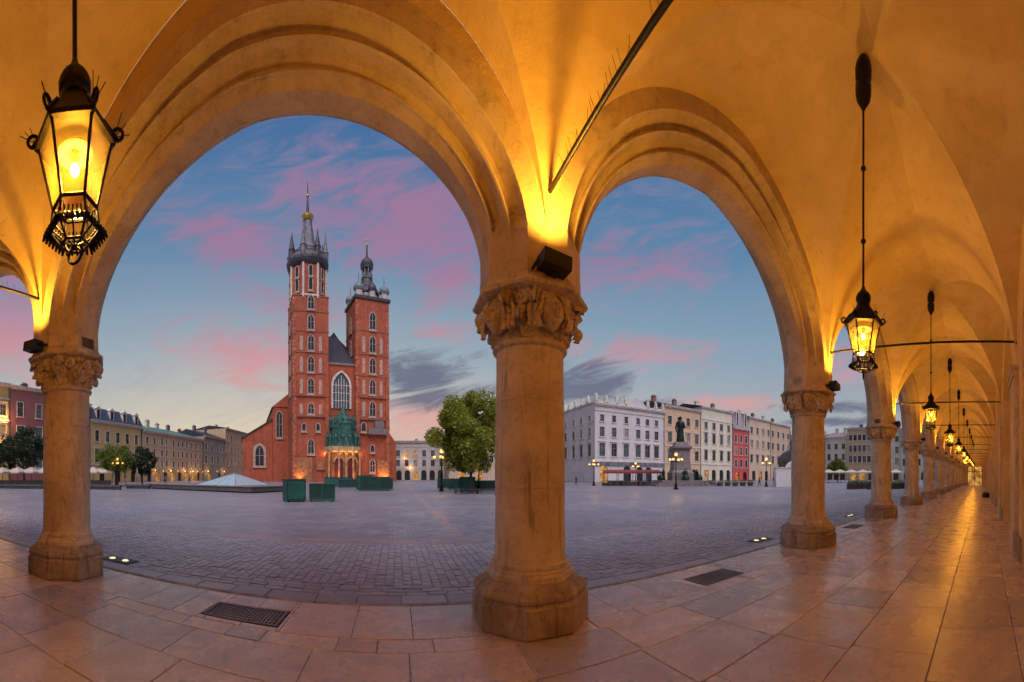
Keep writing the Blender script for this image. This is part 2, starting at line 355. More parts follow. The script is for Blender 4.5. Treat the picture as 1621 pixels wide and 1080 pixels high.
# ------------------------------------------------------------------ mesh helpers
class MB:
    def __init__(self): self.v = []; self.f = []; self.m = []; self.mi = 0
    def add(self, vs, fs):
        o = len(self.v); self.v.extend([tuple(p) for p in vs])
        for f in fs: self.f.append(tuple(o + i for i in f)); self.m.append(self.mi)
        return self
    def box(self, x0, x1, y0, y1, z0, z1):
        return self.add([(x0, y0, z0), (x1, y0, z0), (x1, y1, z0), (x0, y1, z0), (x0, y0, z1), (x1, y0, z1), (x1, y1, z1), (x0, y1, z1)],
                        [(0, 3, 2, 1), (4, 5, 6, 7), (0, 1, 5, 4), (1, 2, 6, 5), (2, 3, 7, 6), (3, 0, 4, 7)])
    def lathe(self, prof, n=16, c=(0, 0), rot=0.0, cap=True, sx=1.0, sy=1.0):
        vs = []; fs = []
        for r, z in prof:
            for i in range(n):
                a = rot + 2 * PI * i / n
                vs.append((c[0] + sx * r * math.cos(a), c[1] + sy * r * math.sin(a), z))
        for k in range(len(prof) - 1):
            for i in range(n):
                j = (i + 1) % n
                fs.append((k * n + i, k * n + j, (k + 1) * n + j, (k + 1) * n + i))
        if cap:
            fs.append(tuple(range(n - 1, -1, -1))); fs.append(tuple((len(prof) - 1) * n + i for i in range(n)))
        return self.add(vs, fs)
    def tube(self, p0, p1, r0, r1=None, n=8, cap=True):
        r1 = r0 if r1 is None else r1
        p0 = Vector(p0); p1 = Vector(p1); d = (p1 - p0).normalized()
        a = d.orthogonal().normalized(); b = d.cross(a)
        vs = []
        for p, r in ((p0, r0), (p1, r1)):
            for i in range(n):
                t = 2 * PI * i / n
                vs.append(p + a * (r * math.cos(t)) + b * (r * math.sin(t)))
        fs = [(i, (i + 1) % n, n + (i + 1) % n, n + i) for i in range(n)]
        if cap: fs += [tuple(range(n - 1, -1, -1)), tuple(range(n, 2 * n))]
        return self.add(vs, fs)
    def path(self, pts, r, n=6):
        for a, b in zip(pts[:-1], pts[1:]): self.tube(a, b, r, n=n)
        return self
    def prism(self, poly, z0, z1):
        n = len(poly)
        return self.add([(x, y, z0) for x, y in poly] + [(x, y, z1) for x, y in poly],
                        [tuple(range(n - 1, -1, -1)), tuple(range(n, 2 * n))] + [(i, (i + 1) % n, n + (i + 1) % n, n + i) for i in range(n)])
    def slabxz(self, poly, y0, y1):
        """outline in x,z pushed through from y0 (front) to y1"""
        n = len(poly)
        return self.add([(x, y0, z) for x, z in poly] + [(x, y1, z) for x, z in poly],
                        [tuple(range(n)), tuple(range(2 * n - 1, n - 1, -1))] + [(i, n + i, n + (i + 1) % n, (i + 1) % n) for i in range(n)])
    def sphere(self, c, r, n=12, m=8, sx=1, sy=1, sz=1):
        prof = []
        vs = []; fs = []
        for k in range(1, m):
            t = -PI / 2 + PI * k / m
            for i in range(n):
                a = 2 * PI * i / n
                vs.append((c[0] + sx * r * math.cos(t) * math.cos(a), c[1] + sy * r * math.cos(t) * math.sin(a), c[2] + sz * r * math.sin(t)))
        b = len(vs); vs.append((c[0], c[1], c[2] - sz * r)); vs.append((c[0], c[1], c[2] + sz * r))
        for k in range(m - 2):
            for i in range(n):
                j = (i + 1) % n
                fs.append((k * n + i, k * n + j, (k + 1) * n + j, (k + 1) * n + i))
        for i in range(n):
            j = (i + 1) % n
            fs.append((b, j, i)); fs.append((b + 1, (m - 2) * n + i, (m - 2) * n + j))
        return self.add(vs, fs)
    def mesh(self, name, mats, smooth=None, tint=None):
        me = bpy.data.meshes.new(name); me.from_pydata(self.v, [], self.f)
        if not isinstance(mats, (list, tuple)): mats = [mats]
        for x in mats: me.materials.append(MATS[x])
        if len(mats) > 1: me.polygons.foreach_set('material_index', self.m)
        if smooth is not None:
            me.polygons.foreach_set('use_smooth', [True] * len(me.polygons)); me.set_sharp_from_angle(angle=R(smooth))
        if tint is not None:
            a = me.attributes.new('tint', 'FLOAT', 'FACE'); a.data.foreach_set('value', tint)
        me.update(); return me
    def build(self, name, mats, parent=None, smooth=None, loc=None, rz=None, tint=None):
        return link(name, self.mesh(name, mats, smooth, tint), parent, loc, rz)
def link(name, me, parent=None, loc=None, rz=None):
    o = bpy.data.objects.new(name, me); COL.objects.link(o); o.parent = parent
    if loc is not None: o.location = loc
    if rz is not None: o.rotation_euler = (0, 0, rz)
    return o
def tag(o, label, cat, group=None, kind=None):
    o['label'] = label; o['category'] = cat
    if group: o['group'] = group
    if kind: o['kind'] = kind
    return o
def thing(name, label, cat, loc=(0, 0, 0), rz=0.0, group=None):
    o = bpy.data.objects.new(name, None); COL.objects.link(o); o.location = loc; o.rotation_euler = (0, 0, rz)
    o.empty_display_size = .2
    return tag(o, label, cat, group, 'thing')
def struct(o):
    o['kind'] = 'structure'; return o
def kids(o): return [c for c in bpy.data.objects if c.parent == o]
def copy_tree(o, loc=None, rz=None, label=None, parent=None):
    c = o.copy(); COL.objects.link(c); c.parent = parent
    if loc is not None: c.location = loc
    if rz is not None: c.rotation_euler = (0, 0, rz)
    if label: c['label'] = label
    for ch in list(o.children): copy_tree(ch, parent=c)
    return c
def light(name, typ, loc, energy, color, parent=None, **kw):
    l = bpy.data.lights.new(name, typ); l.energy = energy; l.color = color
    for k, v in kw.items(): setattr(l, k, v)
    o = bpy.data.objects.new(name, l); COL.objects.link(o); o.parent = parent; o.location = loc
    return o
# ================================================================== THE ARCADE
BAY = 5.963; X0 = -4.583; YC = 3.725; YW = -.66
KS = list(range(-1, 12))
def colx(k): return X0 + BAY * k
ZS = 3.55                                     # springing of the vault
EPS = .10                                     # how pointed the arches are
def arc(u):                                   # unit profile, 1 at the crown, 0 at the springing
    u = min(1, abs(u))
    return math.sqrt(max(0, (1 + EPS) ** 2 - (u + EPS) ** 2)) / math.sqrt((1 + EPS) ** 2 - EPS ** 2)
HB = BAY / 2
VB = 2.93                                     # rise of the vault at its walls
ordinal = ['nearest', 'second', 'third', 'fourth', 'fifth', 'sixth', 'seventh', 'eighth', 'ninth', 'tenth', 'eleventh', 'twelfth', 'thirteenth']

# ---- floor: a bed of joints, and every slab its own piece
bed = MB(); bed.box(-17, 74, -1.2, 4.30, -.2, -.012)
floor = struct(bed.build('arcade_floor', 'joint'))
floor['label'] = 'arcade floor of worn pinkish stone slabs'
def bev_slab(mb, x0, x1, y0, y1, z, h, e=.006):
    """a slab: flat top, eased edges, sides"""
    mb.add([(x0, y0, z - h), (x1, y0, z - h), (x1, y1, z - h), (x0, y1, z - h),
            (x0, y0, z - e), (x1, y0, z - e), (x1, y1, z - e), (x0, y1, z - e),
            (x0 + e, y0 + e, z), (x1 - e, y0 + e, z), (x1 - e, y1 - e, z), (x0 + e, y1 - e, z)],
           [(0, 1, 5, 4), (1, 2, 6, 5), (2, 3, 7, 6), (3, 0, 4, 7), (4, 5, 9, 8), (5, 6, 10, 9), (6, 7, 11, 10), (7, 4, 8, 11), (8, 9, 10, 11)])
rows = [(-1.2, -.30), (-.30, .42), (.42, 1.14), (1.14, 1.86), (1.86, 2.56), (2.56, 3.16), (3.16, 3.42), (3.42, 4.30)]
rng = random.Random(3)
GRATES = [(-1.62, 3.74), (4.21, 3.69), (10.5, 3.80)]        # drain gratings let into the floor
GW, GD = .86, .42
slabs = []
for ri, (y0, y1) in enumerate(rows):
    x = -16.5 + rng.random() * .7
    while x < 73:
        w = rng.uniform(.6, 1.2) if ri < 6 else rng.choice([.36, .42, .5, .58, .7])
        slabs.append((x, min(x + w, 73.5), y0, y1)); x += w
def minus(rects, hx0, hx1, hy0, hy1):
    out = []
    for (a, b, c, d) in rects:
        if b <= hx0 or a >= hx1 or d <= hy0 or c >= hy1: out.append((a, b, c, d)); continue
        if a < hx0: out.append((a, hx0, c, d))
        if b > hx1: out.append((hx1, b, c, d))
        m0, m1 = max(a, hx0), min(b, hx1)
        if c < hy0: out.append((m0, m1, c, hy0))
        if d > hy1: out.append((m0, m1, hy1, d))
    return [r for r in out if r[1] - r[0] > .03 and r[3] - r[2] > .03]
for gx, gy in GRATES: slabs = minus(slabs, gx - GW / 2 - .02, gx + GW / 2 + .02, gy - GD / 2 - .02, gy + GD / 2 + .02)
g = .0025
def vis_rank(r):
    cx_, cy_ = (r[0] + r[1]) / 2, (r[2] + r[3]) / 2
    d = math.hypot(cx_, cy_); t = math.atan2(cx_, cy_)
    return 999 if (t < -1.12 or t > 1.75) else d / math.sqrt((r[1] - r[0]) * (r[3] - r[2]))
slabs.sort(key=vis_rank)
far = MB(); ftint = []
for i, r in enumerate(slabs):
    mb = MB() if i < 290 else far
    dz = rng.uniform(-.0025, .0025)
    bev_slab(mb, r[0] + g, r[1] - g, r[2] + g, r[3] - g, dz, .03)
    if i < 290: mb.build('slab', 'floor_slab', floor)
    else: ftint += [rng.random()] * 9
fo = far.build('distant_slabs', 'floor_slab', floor, tint=ftint); fo['kind'] = 'stuff'
# kerb stones along the edge of the floor
x = -16.5; kr = random.Random(5)
n_k = 0
while x < 70:
    w = kr.uniform(.9, 1.5)
    mb = MB(); bev_slab(mb, x + .004, x + w - .004, 4.305, 4.42, -.004, .2, .012)
    if x < 30: mb.build('kerb_stone', 'base_stone', floor)
    else: mb.build('kerb_stone', 'base_stone', floor) if n_k < 120 else None
    n_k += 1; x += w
# drain gratings
for gi, (gx, gy) in enumerate(GRATES):
    t = thing('drain_grating', ['black iron drain grating in the floor below the church arch', 'black iron drain grating in the floor below the second arch, facing the palace',
              'small iron grating beyond the second big column'][gi], 'grating', (gx, gy, 0), group='drain gratings in the arcade floor')
    fr = MB()
    fr.box(-GW / 2, GW / 2, -GD / 2, -GD / 2 + .03, -.03, .004).box(-GW / 2, GW / 2, GD / 2 - .03, GD / 2, -.03, .004)
    fr.box(-GW / 2, -GW / 2 + .03, -GD / 2 + .03, GD / 2 - .03, -.03, .004).box(GW / 2 - .03, GW / 2, -GD / 2 + .03, GD / 2 - .03, -.03, .004)
    fr.build('frame', 'lead_grey', t)
    bars = MB(); n = 20
    for i in range(1, n): xx = -GW / 2 + .03 + (GW - .06) * i / n; bars.box(xx - .008, xx + .008, -GD / 2 + .03, GD / 2 - .03, -.025, .001)
    for j in range(1, 6): yy = -GD / 2 + .03 + (GD - .06) * j / 6; bars.box(-GW / 2 + .03, GW / 2 - .03, yy - .008, yy + .008, -.022, .0)
    bars.build('bars', 'lead_grey', t)
    MB().box(-GW / 2 + .03, GW / 2 - .03, -GD / 2 + .03, GD / 2 - .03, -.03, -.0275).build('pit', 'black_box', t)

# ---- columns
def oct_poly(r):                               # octagon, r = distance to the flats
    q = r / math.cos(PI / 8)
    return [(q * math.cos(PI / 8 + i * PI / 4), q * math.sin(PI / 8 + i * PI / 4)) for i in range(8)]
def oct_lathe(mb, prof):
    return mb.lathe([(r / math.cos(PI / 8), z) for r, z in prof], 8, rot=PI / 8)
def shared_column_meshes():
    d = {}
    b = MB(); oct_lathe(b, [(.565, 0), (.575, .02), (.575, .27), (.555, .285), (.548, .31), (.565, .33), (.565, .36), (.545, .40), (.50, .44), (.45, .47)])
    d['plinth'] = b.mesh('plinth', 'base_stone', 25)
    c = MB(); oct_lathe(c, [(.435, .46), (.43, .52), (.415, .545), (.415, .565), (.40, .575), (.385, .58)])
    d['base_block'] = c.mesh('base_block', 'column_stone', 25)
    s = MB()
    prof = [(.405, .575), (.41, .60), (.405, .625), (.39, .635), (.382, .66)]
    for i in range(13):
        t = i / 12; r_ = .378 - .018 * t - .004 * math.sin(t * 9); z_ = .68 + 2.10 * t
        prof += [(r_, z_ - .005), (r_ - .005, z_ - .003), (r_ - .005, z_ + .003), (r_, z_ + .005)] if i in (4, 9) else [(r_, z_)]
    prof += [(.37, 2.785), (.392, 2.80), (.40, 2.82), (.392, 2.84), (.372, 2.855)]
    s.lathe(prof, 40)
    d['shaft'] = s.mesh('shaft', 'column_stone', 30)
    e = MB()
    e.lathe([(.365, 2.85), (.37, 2.95), (.39, 3.08), (.43, 3.19), (.49, 3.27)], 32)
    d['bell'] = e.mesh('capital_bell', 'carved_stone', 40)
    a = MB(); oct_lathe(a, [(.50, 3.255), (.565, 3.275), (.575, 3.30), (.565, 3.325), (.53, 3.345), (.515, 3.375), (.50, 3.40)])
    d['abacus'] = a.mesh('abacus', 'carved_stone', 20)
    p = MB(); oct_lathe(p, [(.50, 3.40), (.50, 3.55), (.494, 3.555), (.494, 3.84), (.40, 4.12), (.22, 4.35)])
    d['pier'] = p.mesh('pier_block', 'arch_stone', 20)
    # a curled leaf of the capital: local x along the ring, y outward, z up
    def leaf(seed, curl, h, w):
        rr = random.Random(seed); mb = MB(); nt_, nu = 14, 8; vs = []; fs = []
        for i in range(nt_ + 1):
            t = i / nt_
            ang = 0 if t < .55 else (t - .55) / .45 * curl
            zz = h * min(t, .55) + (h * .30 * math.sin(ang) if t > .55 else 0)
            yy = .06 * t + (.055 * (1 - math.cos(ang)) if t > .55 else 0)
            wd = w * (.55 + .55 * math.sin(PI * min(1, t * 1.05)) ** .8) * (1 + .16 * math.cos(t * 26)) * (1 - .45 * max(0, t - .8) / .2)
            for j in range(nu + 1):
                u = -1 + 2 * j / nu
                rib = .034 * (1 - abs(u)) + .024 * math.cos(u * 10.5 + 1.2 * math.sin(t * 11)) + rr.uniform(-.009, .009)
                vs.append((wd * u, yy + rib - .035 * u * u, zz + .012 * math.cos(u * 7)))
        for i in range(nt_):
            for j in range(nu): q = i * (nu + 1) + j; fs.append((q, q + 1, q + nu + 2, q + nu + 1))
        mb.add(vs, fs)
        return mb.mesh('carved_leaf', 'carved_stone', 32)
    d['leaf'] = [leaf(1, 3.6, .44, .105), leaf(2, 2.9, .40, .12), leaf(3, 4.2, .36, .09)]
    # fruit scroll
    q = MB()
    for i in range(22):
        t = i / 21; a_ = t * 9.0; r_ = .075 * (1 - t * .75)
        q.sphere((r_ * math.cos(a_), .03 + .035 * t, r_ * math.sin(a_)), .030 * (1 - .5 * t) + .006, 8, 6)
    d['scroll'] = q.mesh('carved_scroll', 'carved_stone', 60)
    # a carved head looking out of the capital
    h = MB(); h.sphere((0, 0, 0), 1.0, 64, 44)
    vs = []
    for (x, y, z) in h.v:
        X, Y, Z = x * .088, y * .085, z * .125
        f = max(0, y)                                      # y points outward
        if y > 0:
            if Z < -.03: X *= 1 - .35 * min(1, (-Z - .03) / .09)
            g_ = lambda cx_, cz_, sx_, sz_: math.exp(-((X - cx_) / sx_) ** 2 - ((Z - cz_) / sz_) ** 2)
            Y += .045 * g_(0, -.008, .013, .030) * f            # nose
            Y += .024 * g_(0, .030, .055, .012) * f             # brow
            Y -= .040 * (g_(-.033, .012, .018, .013) + g_(.033, .012, .018, .013)) * f   # eye sockets
            Y += .016 * (g_(-.033, .010, .010, .007) + g_(.033, .010, .010, .007)) * f
            Y += .020 * g_(0, -.052, .024, .008) * f            # lips
            Y -= .022 * g_(0, -.058, .026, .004) * f
            Y += .012 * g_(0, -.090, .022, .016) * f            # chin
            Y += .010 * (g_(-.05, -.02, .02, .02) + g_(.05, -.02, .02, .02)) * f
        vs.append((X, Y, Z))
    h.v = vs
    d['head'] = h.mesh('carved_head', 'carved_stone', 80)
    # wavy locks round the head
    d['locks'] = []
    for s_ in (-1, 1):
        w = MB()
        for L in range(3):
            pts = []
            for i in range(9):
                t = i / 8
                pts.append((s_ * (.062 + .024 * L + .05 * math.sin(t * 1.9) + .008 * math.sin(t * 11 + L)), .035 - .02 * L, .125 - .26 * t + .01 * L))
            for a_, b_ in zip(pts[:-1], pts[1:]): w.tube(a_, b_, .018, .018, 6)
        d['locks'].append(w.mesh('carved_lock', 'carved_stone', 60))
    return d
CM = shared_column_meshes()
col_label = {-1: 'stone column beyond the church arch at the far side of the hanging lantern',
             0: 'stone column with leafy capital between the houses and the church',
             1: 'thickest round stone column with a carved face on its capital, nearest',
             2: 'stone column with leafy capital standing beside the small domed church'}
for k in KS:
    lab = col_label.get(k, '%s stone column along the arcade, counted from the thickest one' % ordinal[k - 1])
    t = thing('stone_column', lab, 'column', (colx(k), YC, 0), group='columns of the arcade')
    for nm, key in (('plinth', 'plinth'), ('base_block', 'base_block'), ('shaft', 'shaft'), ('abacus', 'abacus'), ('pier_block', 'pier')):
        link(nm, CM[key], t)
    bell = link('capital', CM['bell'], t)
    rr = random.Random(40 + k)
    faces = {1: (-PI / 2 + .12, -PI / 2 - 1.15)}.get(k, () if k == 0 else (-PI / 2 - .8 + rr.random(), PI * .9))
    for a in faces:
        o = link('carved_head', CM['head'], bell); q_ = [o] + [link('carved_lock', m_, bell) for m_ in CM['locks']]
        for q in q_:
            q.location = (.445 * math.cos(a), .445 * math.sin(a), 3.065); q.rotation_euler = (.08, 0, a - PI / 2); q.scale = (1.45, 1.3, 1.35)
    for tier, n in ((0, 11), (1, 12)):
        for i in range(n):
            a = -PI / 2 + 2 * PI * (i + .5 * tier) / n + rr.uniform(-.06, .06)
            if any(abs((a - f_ + PI) % (2 * PI) - PI) < (.34 if tier else .30) for f_ in faces): continue
            rad = .365 if tier == 0 else .40
            o = link('carved_leaf', CM['leaf'][rr.randrange(3)], bell)
            o.location = (rad * math.cos(a), rad * math.sin(a), (2.855 if tier == 0 else 2.97) + rr.uniform(-.012, .012))
            o.rotation_euler = (rr.uniform(-.10, .08), rr.uniform(-.2, .2), a - PI / 2); o.scale = (1.15, .85, .72 if tier == 0 else .80)
            if tier:
                o = link('carved_scroll', CM['scroll'], bell)
                o.location = (.445 * math.cos(a + .25), .445 * math.sin(a + .25), 3.165 + rr.uniform(-.03, .02))
                o.rotation_euler = (-.3, rr.uniform(0, 6), a + .25 - PI / 2); o.scale = (rr.uniform(.8, 1.1),) * 3

# ---- arches: one moulded stone arch over every bay
PROF = [(1.0, -.49), (.64, -.49), (.625, -.475), (.615, -.43), (.595, -.37), (.55, -.315), (.485, -.295), (.435, -.31), (.415, -.345), (.40, -.37), (.375, -.378), (.348, -.362), (.335, -.335),
        (.33, -.28), (.315, -.22), (.27, -.185), (.21, -.175), (.175, -.19), (.158, -.215), (.14, -.235), (.11, -.235), (.10, -.222), (.10, -.205), (.0, -.12)]
PROF = PROF + [(s, -y) for s, y in reversed(PROF)]
def arch_pts(s, left, n=44):
    a = HB - .5 + .5 * s
    b = (1.92 + .68 * s) if left else (2.30 + .63 * s)
    pts = []
    e = EPS * a; r = a + e; hmax = math.sqrt(r * r - e * e); amax = math.acos(e / r)
    pts.append((-a, 3.40))
    half = [(-e + r * math.cos(amax * i / n), ZS + math.sin(amax * i / n) * r * b / hmax) for i in range(n + 1)]
    pts += [(-x, z) for x, z in half] + list(reversed(half))[1:]
    pts.append((a, 3.40))
    return pts
arch_label = {-1: 'arch at the edge of the picture, behind the near lantern', 0: 'wide moulded stone arch framing the twin-towered brick church',
              1: 'moulded stone arch framing the white palace and the monument', 2: 'narrow-looking arch framing the small domed church side, behind the second lantern'}
for k in KS[:-1]:
    left = k == 0
    lab = arch_label.get(k, '%s moulded arch along the arcade, counted from the church arch' % ordinal[k])
    o = MB(); rows_ = [arch_pts(s, left) for s, _ in PROF]; n = len(rows_[0])
    vs = [(p[0], PROF[i][1], p[1]) for i, rw in enumerate(rows_) for p in rw]
    fs = [(i * n + j, i * n + j + 1, (i + 1) * n + j + 1, (i + 1) * n + j) for i in range(len(PROF) - 1) for j in range(n - 1)]
    o.add(vs, fs)
    t = o.build('stone_arch', 'arch_stone', None, 22, (colx(k) + HB, YC, 0))
    tag(t, lab, 'arch', 'arches of the arcade', 'thing')
    if left:       # lunette wall between the lower arch and the vault
        w = MB(); A = arch_pts(1.0, True); m = len(A)
        top = [(x, max(z, ZS + VB * arc(x / HB) + .03)) for x, z in A]
        w.add([(x, -.487, z) for x, z in A] + [(x, -.487, z) for x, z in top], [(j, j + 1, m + j + 1, m + j) for j in range(m - 1)])
        w.build('lunette_wall', 'plaster', t, 30)
    # outer face over the arch, towards the square
    w = MB(); A = arch_pts(1.0, left); m = len(A)
    w.add([(x, .487, z) for x, z in A] + [(x, .487, 8.4) for x, z in A], [(j, m + j, m + j + 1, j + 1) for j in range(m - 1)])
    w.build('outer_spandrel', 'arch_stone', t)

# ---- vault: a groin vault over every bay
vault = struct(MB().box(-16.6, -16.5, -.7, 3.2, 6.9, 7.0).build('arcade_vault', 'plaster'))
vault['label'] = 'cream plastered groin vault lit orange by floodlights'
YV1 = YC - .49; YM = (YV1 + YW) / 2; YH = (YV1 - YW) / 2
NV = 44
ws = [math.sin(PI / 2 * (-1 + 2 * i / NV)) for i in range(NV + 1)]
vm = MB(); vs = []; fs = []
for i, u in enumerate(ws):
    for j, v in enumerate(ws):
        vs.append((u * HB, v * YH, ZS + VB * max(arc(u), arc(v)) + .20 * (1 - u * u) * (1 - v * v)))
for i in range(NV):
    for j in range(NV):
        a = i * (NV + 1) + j; b = a + 1; c = a + NV + 2; d_ = a + NV + 1
        if (i < NV / 2) == (j < NV / 2): fs += [(a, c, b), (a, d_, c)]
        else: fs += [(a, d_, b), (b, d_, c)]
vm.add(vs, fs)
vme = vm.mesh('vault_bay', 'plaster', 14)
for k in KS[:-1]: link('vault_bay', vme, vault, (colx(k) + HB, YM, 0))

# ---- inner wall with pilasters, blind arches and a skirting course
iw = struct(MB().box(-16.5, 73, -1.35, -1.05, -.1, 7.2).build('arcade_inner_wall', 'plaster'))
iw['label'] = 'plastered inner wall of the arcade with shallow pilasters'
def blind(a, b, z0, n=26):
    e = EPS * a; r = a + e; hm = math.sqrt(r * r - e * e); am = math.acos(e / r)
    half = [(-e + r * math.cos(am * i / n), z0 + math.sin(am * i / n) * r * b / hm) for i in range(n + 1)]
    return [(-x, z) for x, z in half] + list(reversed(half))[1:]
wb = MB(); Bp = blind(1.95, 2.2, 3.3); m = len(Bp)
wb.add([(x, YW, z) for x, z in Bp] + [(x * HB / 1.95 if abs(x) > 1.94 else x * HB / 1.95, YW, 7.0) for x, z in Bp], [(j, m + j, m + j + 1, j + 1) for j in range(m - 1)])
wb.add([(-1.95, YW, 0), (-1.95, YW, 3.3), (-HB, YW, 7.0), (-HB, YW, 0)], [(0, 3, 2, 1)])
wb.add([(1.95, YW, 0), (1.95, YW, 3.3), (HB, YW, 7.0), (HB, YW, 0)], [(0, 1, 2, 3)])
rev = [(-1.95, 0)] + Bp + [(1.95, 0)]; m = len(rev)
wb.add([(x, YW, z) for x, z in rev] + [(x * .965, YW - .36, z if z == 0 else 3.3 + (z - 3.3) * .965) for x, z in rev], [(j, j + 1, m + j + 1, m + j) for j in range(m - 1)])
wbm = wb.mesh('wall_bay', 'plaster', 25)
pl = MB()
pl.box(-.48, .48, YW - .05, YW + .085, .0, 3.50)
pl.box(-.53, .53, YW - .05, YW + .125, 3.35, 3.46).box(-.56, .56, YW - .05, YW + .15, 3.46, 3.54)
pl.box(-.52, .52, YW - .05, YW + .115, 0, .50)
plm = pl.mesh('pilaster', 'column_stone')
sk = MB(); sk.box(-HB + .55, -1.95, YW - .04, YW + .035, 0, .42).box(1.95, HB - .55, YW - .04, YW + .035, 0, .42)
skm = sk.mesh('skirting', 'base_stone')
sk2 = MB().box(-1.88, 1.88, YW - .345, YW - .30, 0, .42); skm2 = sk2.mesh('niche_skirting', 'base_stone')
for k in KS[:-1]:
    for nm, me in (('wall_bay', wbm), ('skirting', skm), ('niche_skirting', skm2)): link(nm, me, iw, (colx(k) + HB, 0, 0))
for k in KS: link('pilaster', plm, iw, (colx(k), 0, 0))
# end of the arcade: a lit shop front under the last arch
XE = colx(11) + .3
ew = MB(); ew.box(XE, XE + .4, -1.0, .1, 0, 7).box(XE, XE + .4, 2.6, 4.2, 0, 7).box(XE, XE + .4, .1, 2.6, 3.1, 7)
e_o = tag(ew.build('end_wall', 'plaster'), 'plastered cross wall closing the far end of the arcade', 'wall', kind='thing')
sh = MB().box(XE + .25, XE + .3, .1, 2.6, 0, 3.1).build('lit_shop_front', 'window_lit', e_o)
MB().box(XE - .05, XE + .24, .1, .2, 0, 3.1).box(XE - .05, XE + .24, 2.5, 2.6, 0, 3.1).box(XE - .05, XE + .24, 1.3, 1.4, 0, 3.1).box(XE - .05, XE + .24, .2, 2.5, 2.2, 2.3).build('shop_frame', 'dark_wood', e_o)

# ---- tie rods with bird spikes
spk_r = random.Random(9)
for k in KS[1:-1]:
    lab = {0: 'iron tie rod over the leafy column near the lantern', 1: 'thick iron tie rod running up from the thickest column', 2: 'iron tie rod crossing behind the second lantern'}.get(k, '%s iron tie rod along the arcade, counted from the thickest column' % ordinal[k - 1])
    t = thing('tie_rod', lab, 'tie rod', (colx(k), 0, 4.16), group='tie rods across the vault')
    r_ = MB(); r_.tube((0, YV1 + .25, 0), (0, YW + .0, 0), .022, n=10); r_.build('rod', 'iron', t, 40)
    pt = MB(); pt.box(-.07, .07, YW, YW + .02, -.07, .07); pt.build('wall_plate', 'iron', t)
    if k < 4:
        s_ = MB(); y = 2.95
        while y > -.5:
            s_.tube((spk_r.uniform(-.012, .012), y, .018), (spk_r.uniform(-.05, .05), y + spk_r.uniform(-.02, .02), .11), .0018, n=3, cap=False); y -= .055
        q = s_.build('bird_spikes', 'iron', t); q['kind'] = 'stuff'

# ---- floodlights over the capitals, lighting the vault
FLOOD_W = 270.0
for k in KS:
    lab = {-1: 'black floodlight on the column beyond the near hanging lantern', 0: 'black floodlight above the leafy capital beside the near lantern', 1: 'black box floodlight above the carved face capital of the thickest column',
           2: 'black floodlight above the capital beside the domed church'}.get(k, '%s black floodlight along the arcade, counted from the thickest column' % ordinal[k - 1])
    t = thing('floodlight', lab, 'floodlight', (colx(k), YC - .49 - .12, 3.44), group='floodlights lighting the vault')
    h = MB(); h.box(-.14, .14, -.11, .05, -.08, .055)
    h.box(-.05, .05, -.02, .04, -.10, -.0805)
    o = h.build('housing', 'black_box', t); o.rotation_euler = (-.08, .10, .06)
    br = MB(); br.box(-.17, -.155, -.05, .13, -.03, .0).box(.155, .17, -.05, .13, -.03, .0).box(-.17, .17, .115, .13, -.05, .02); br.build('bracket', 'iron', t)
    ln = MB(); ln.box(-.12, .12, -.10, .035, .0555, .059); o = ln.build('lens', 'window_lit', t); o.rotation_euler = (-.08, .10, .06)
    l = light('floodlight_lamp', 'SPOT', (0, -.11, .15), FLOOD_W, (1.0, .47, .045), t, spot_size=R(150), spot_blend=.9, shadow_soft_size=.08)
    l.rotation_euler = Vector((0, .32, -1)).to_track_quat('Z', 'Y').to_euler()

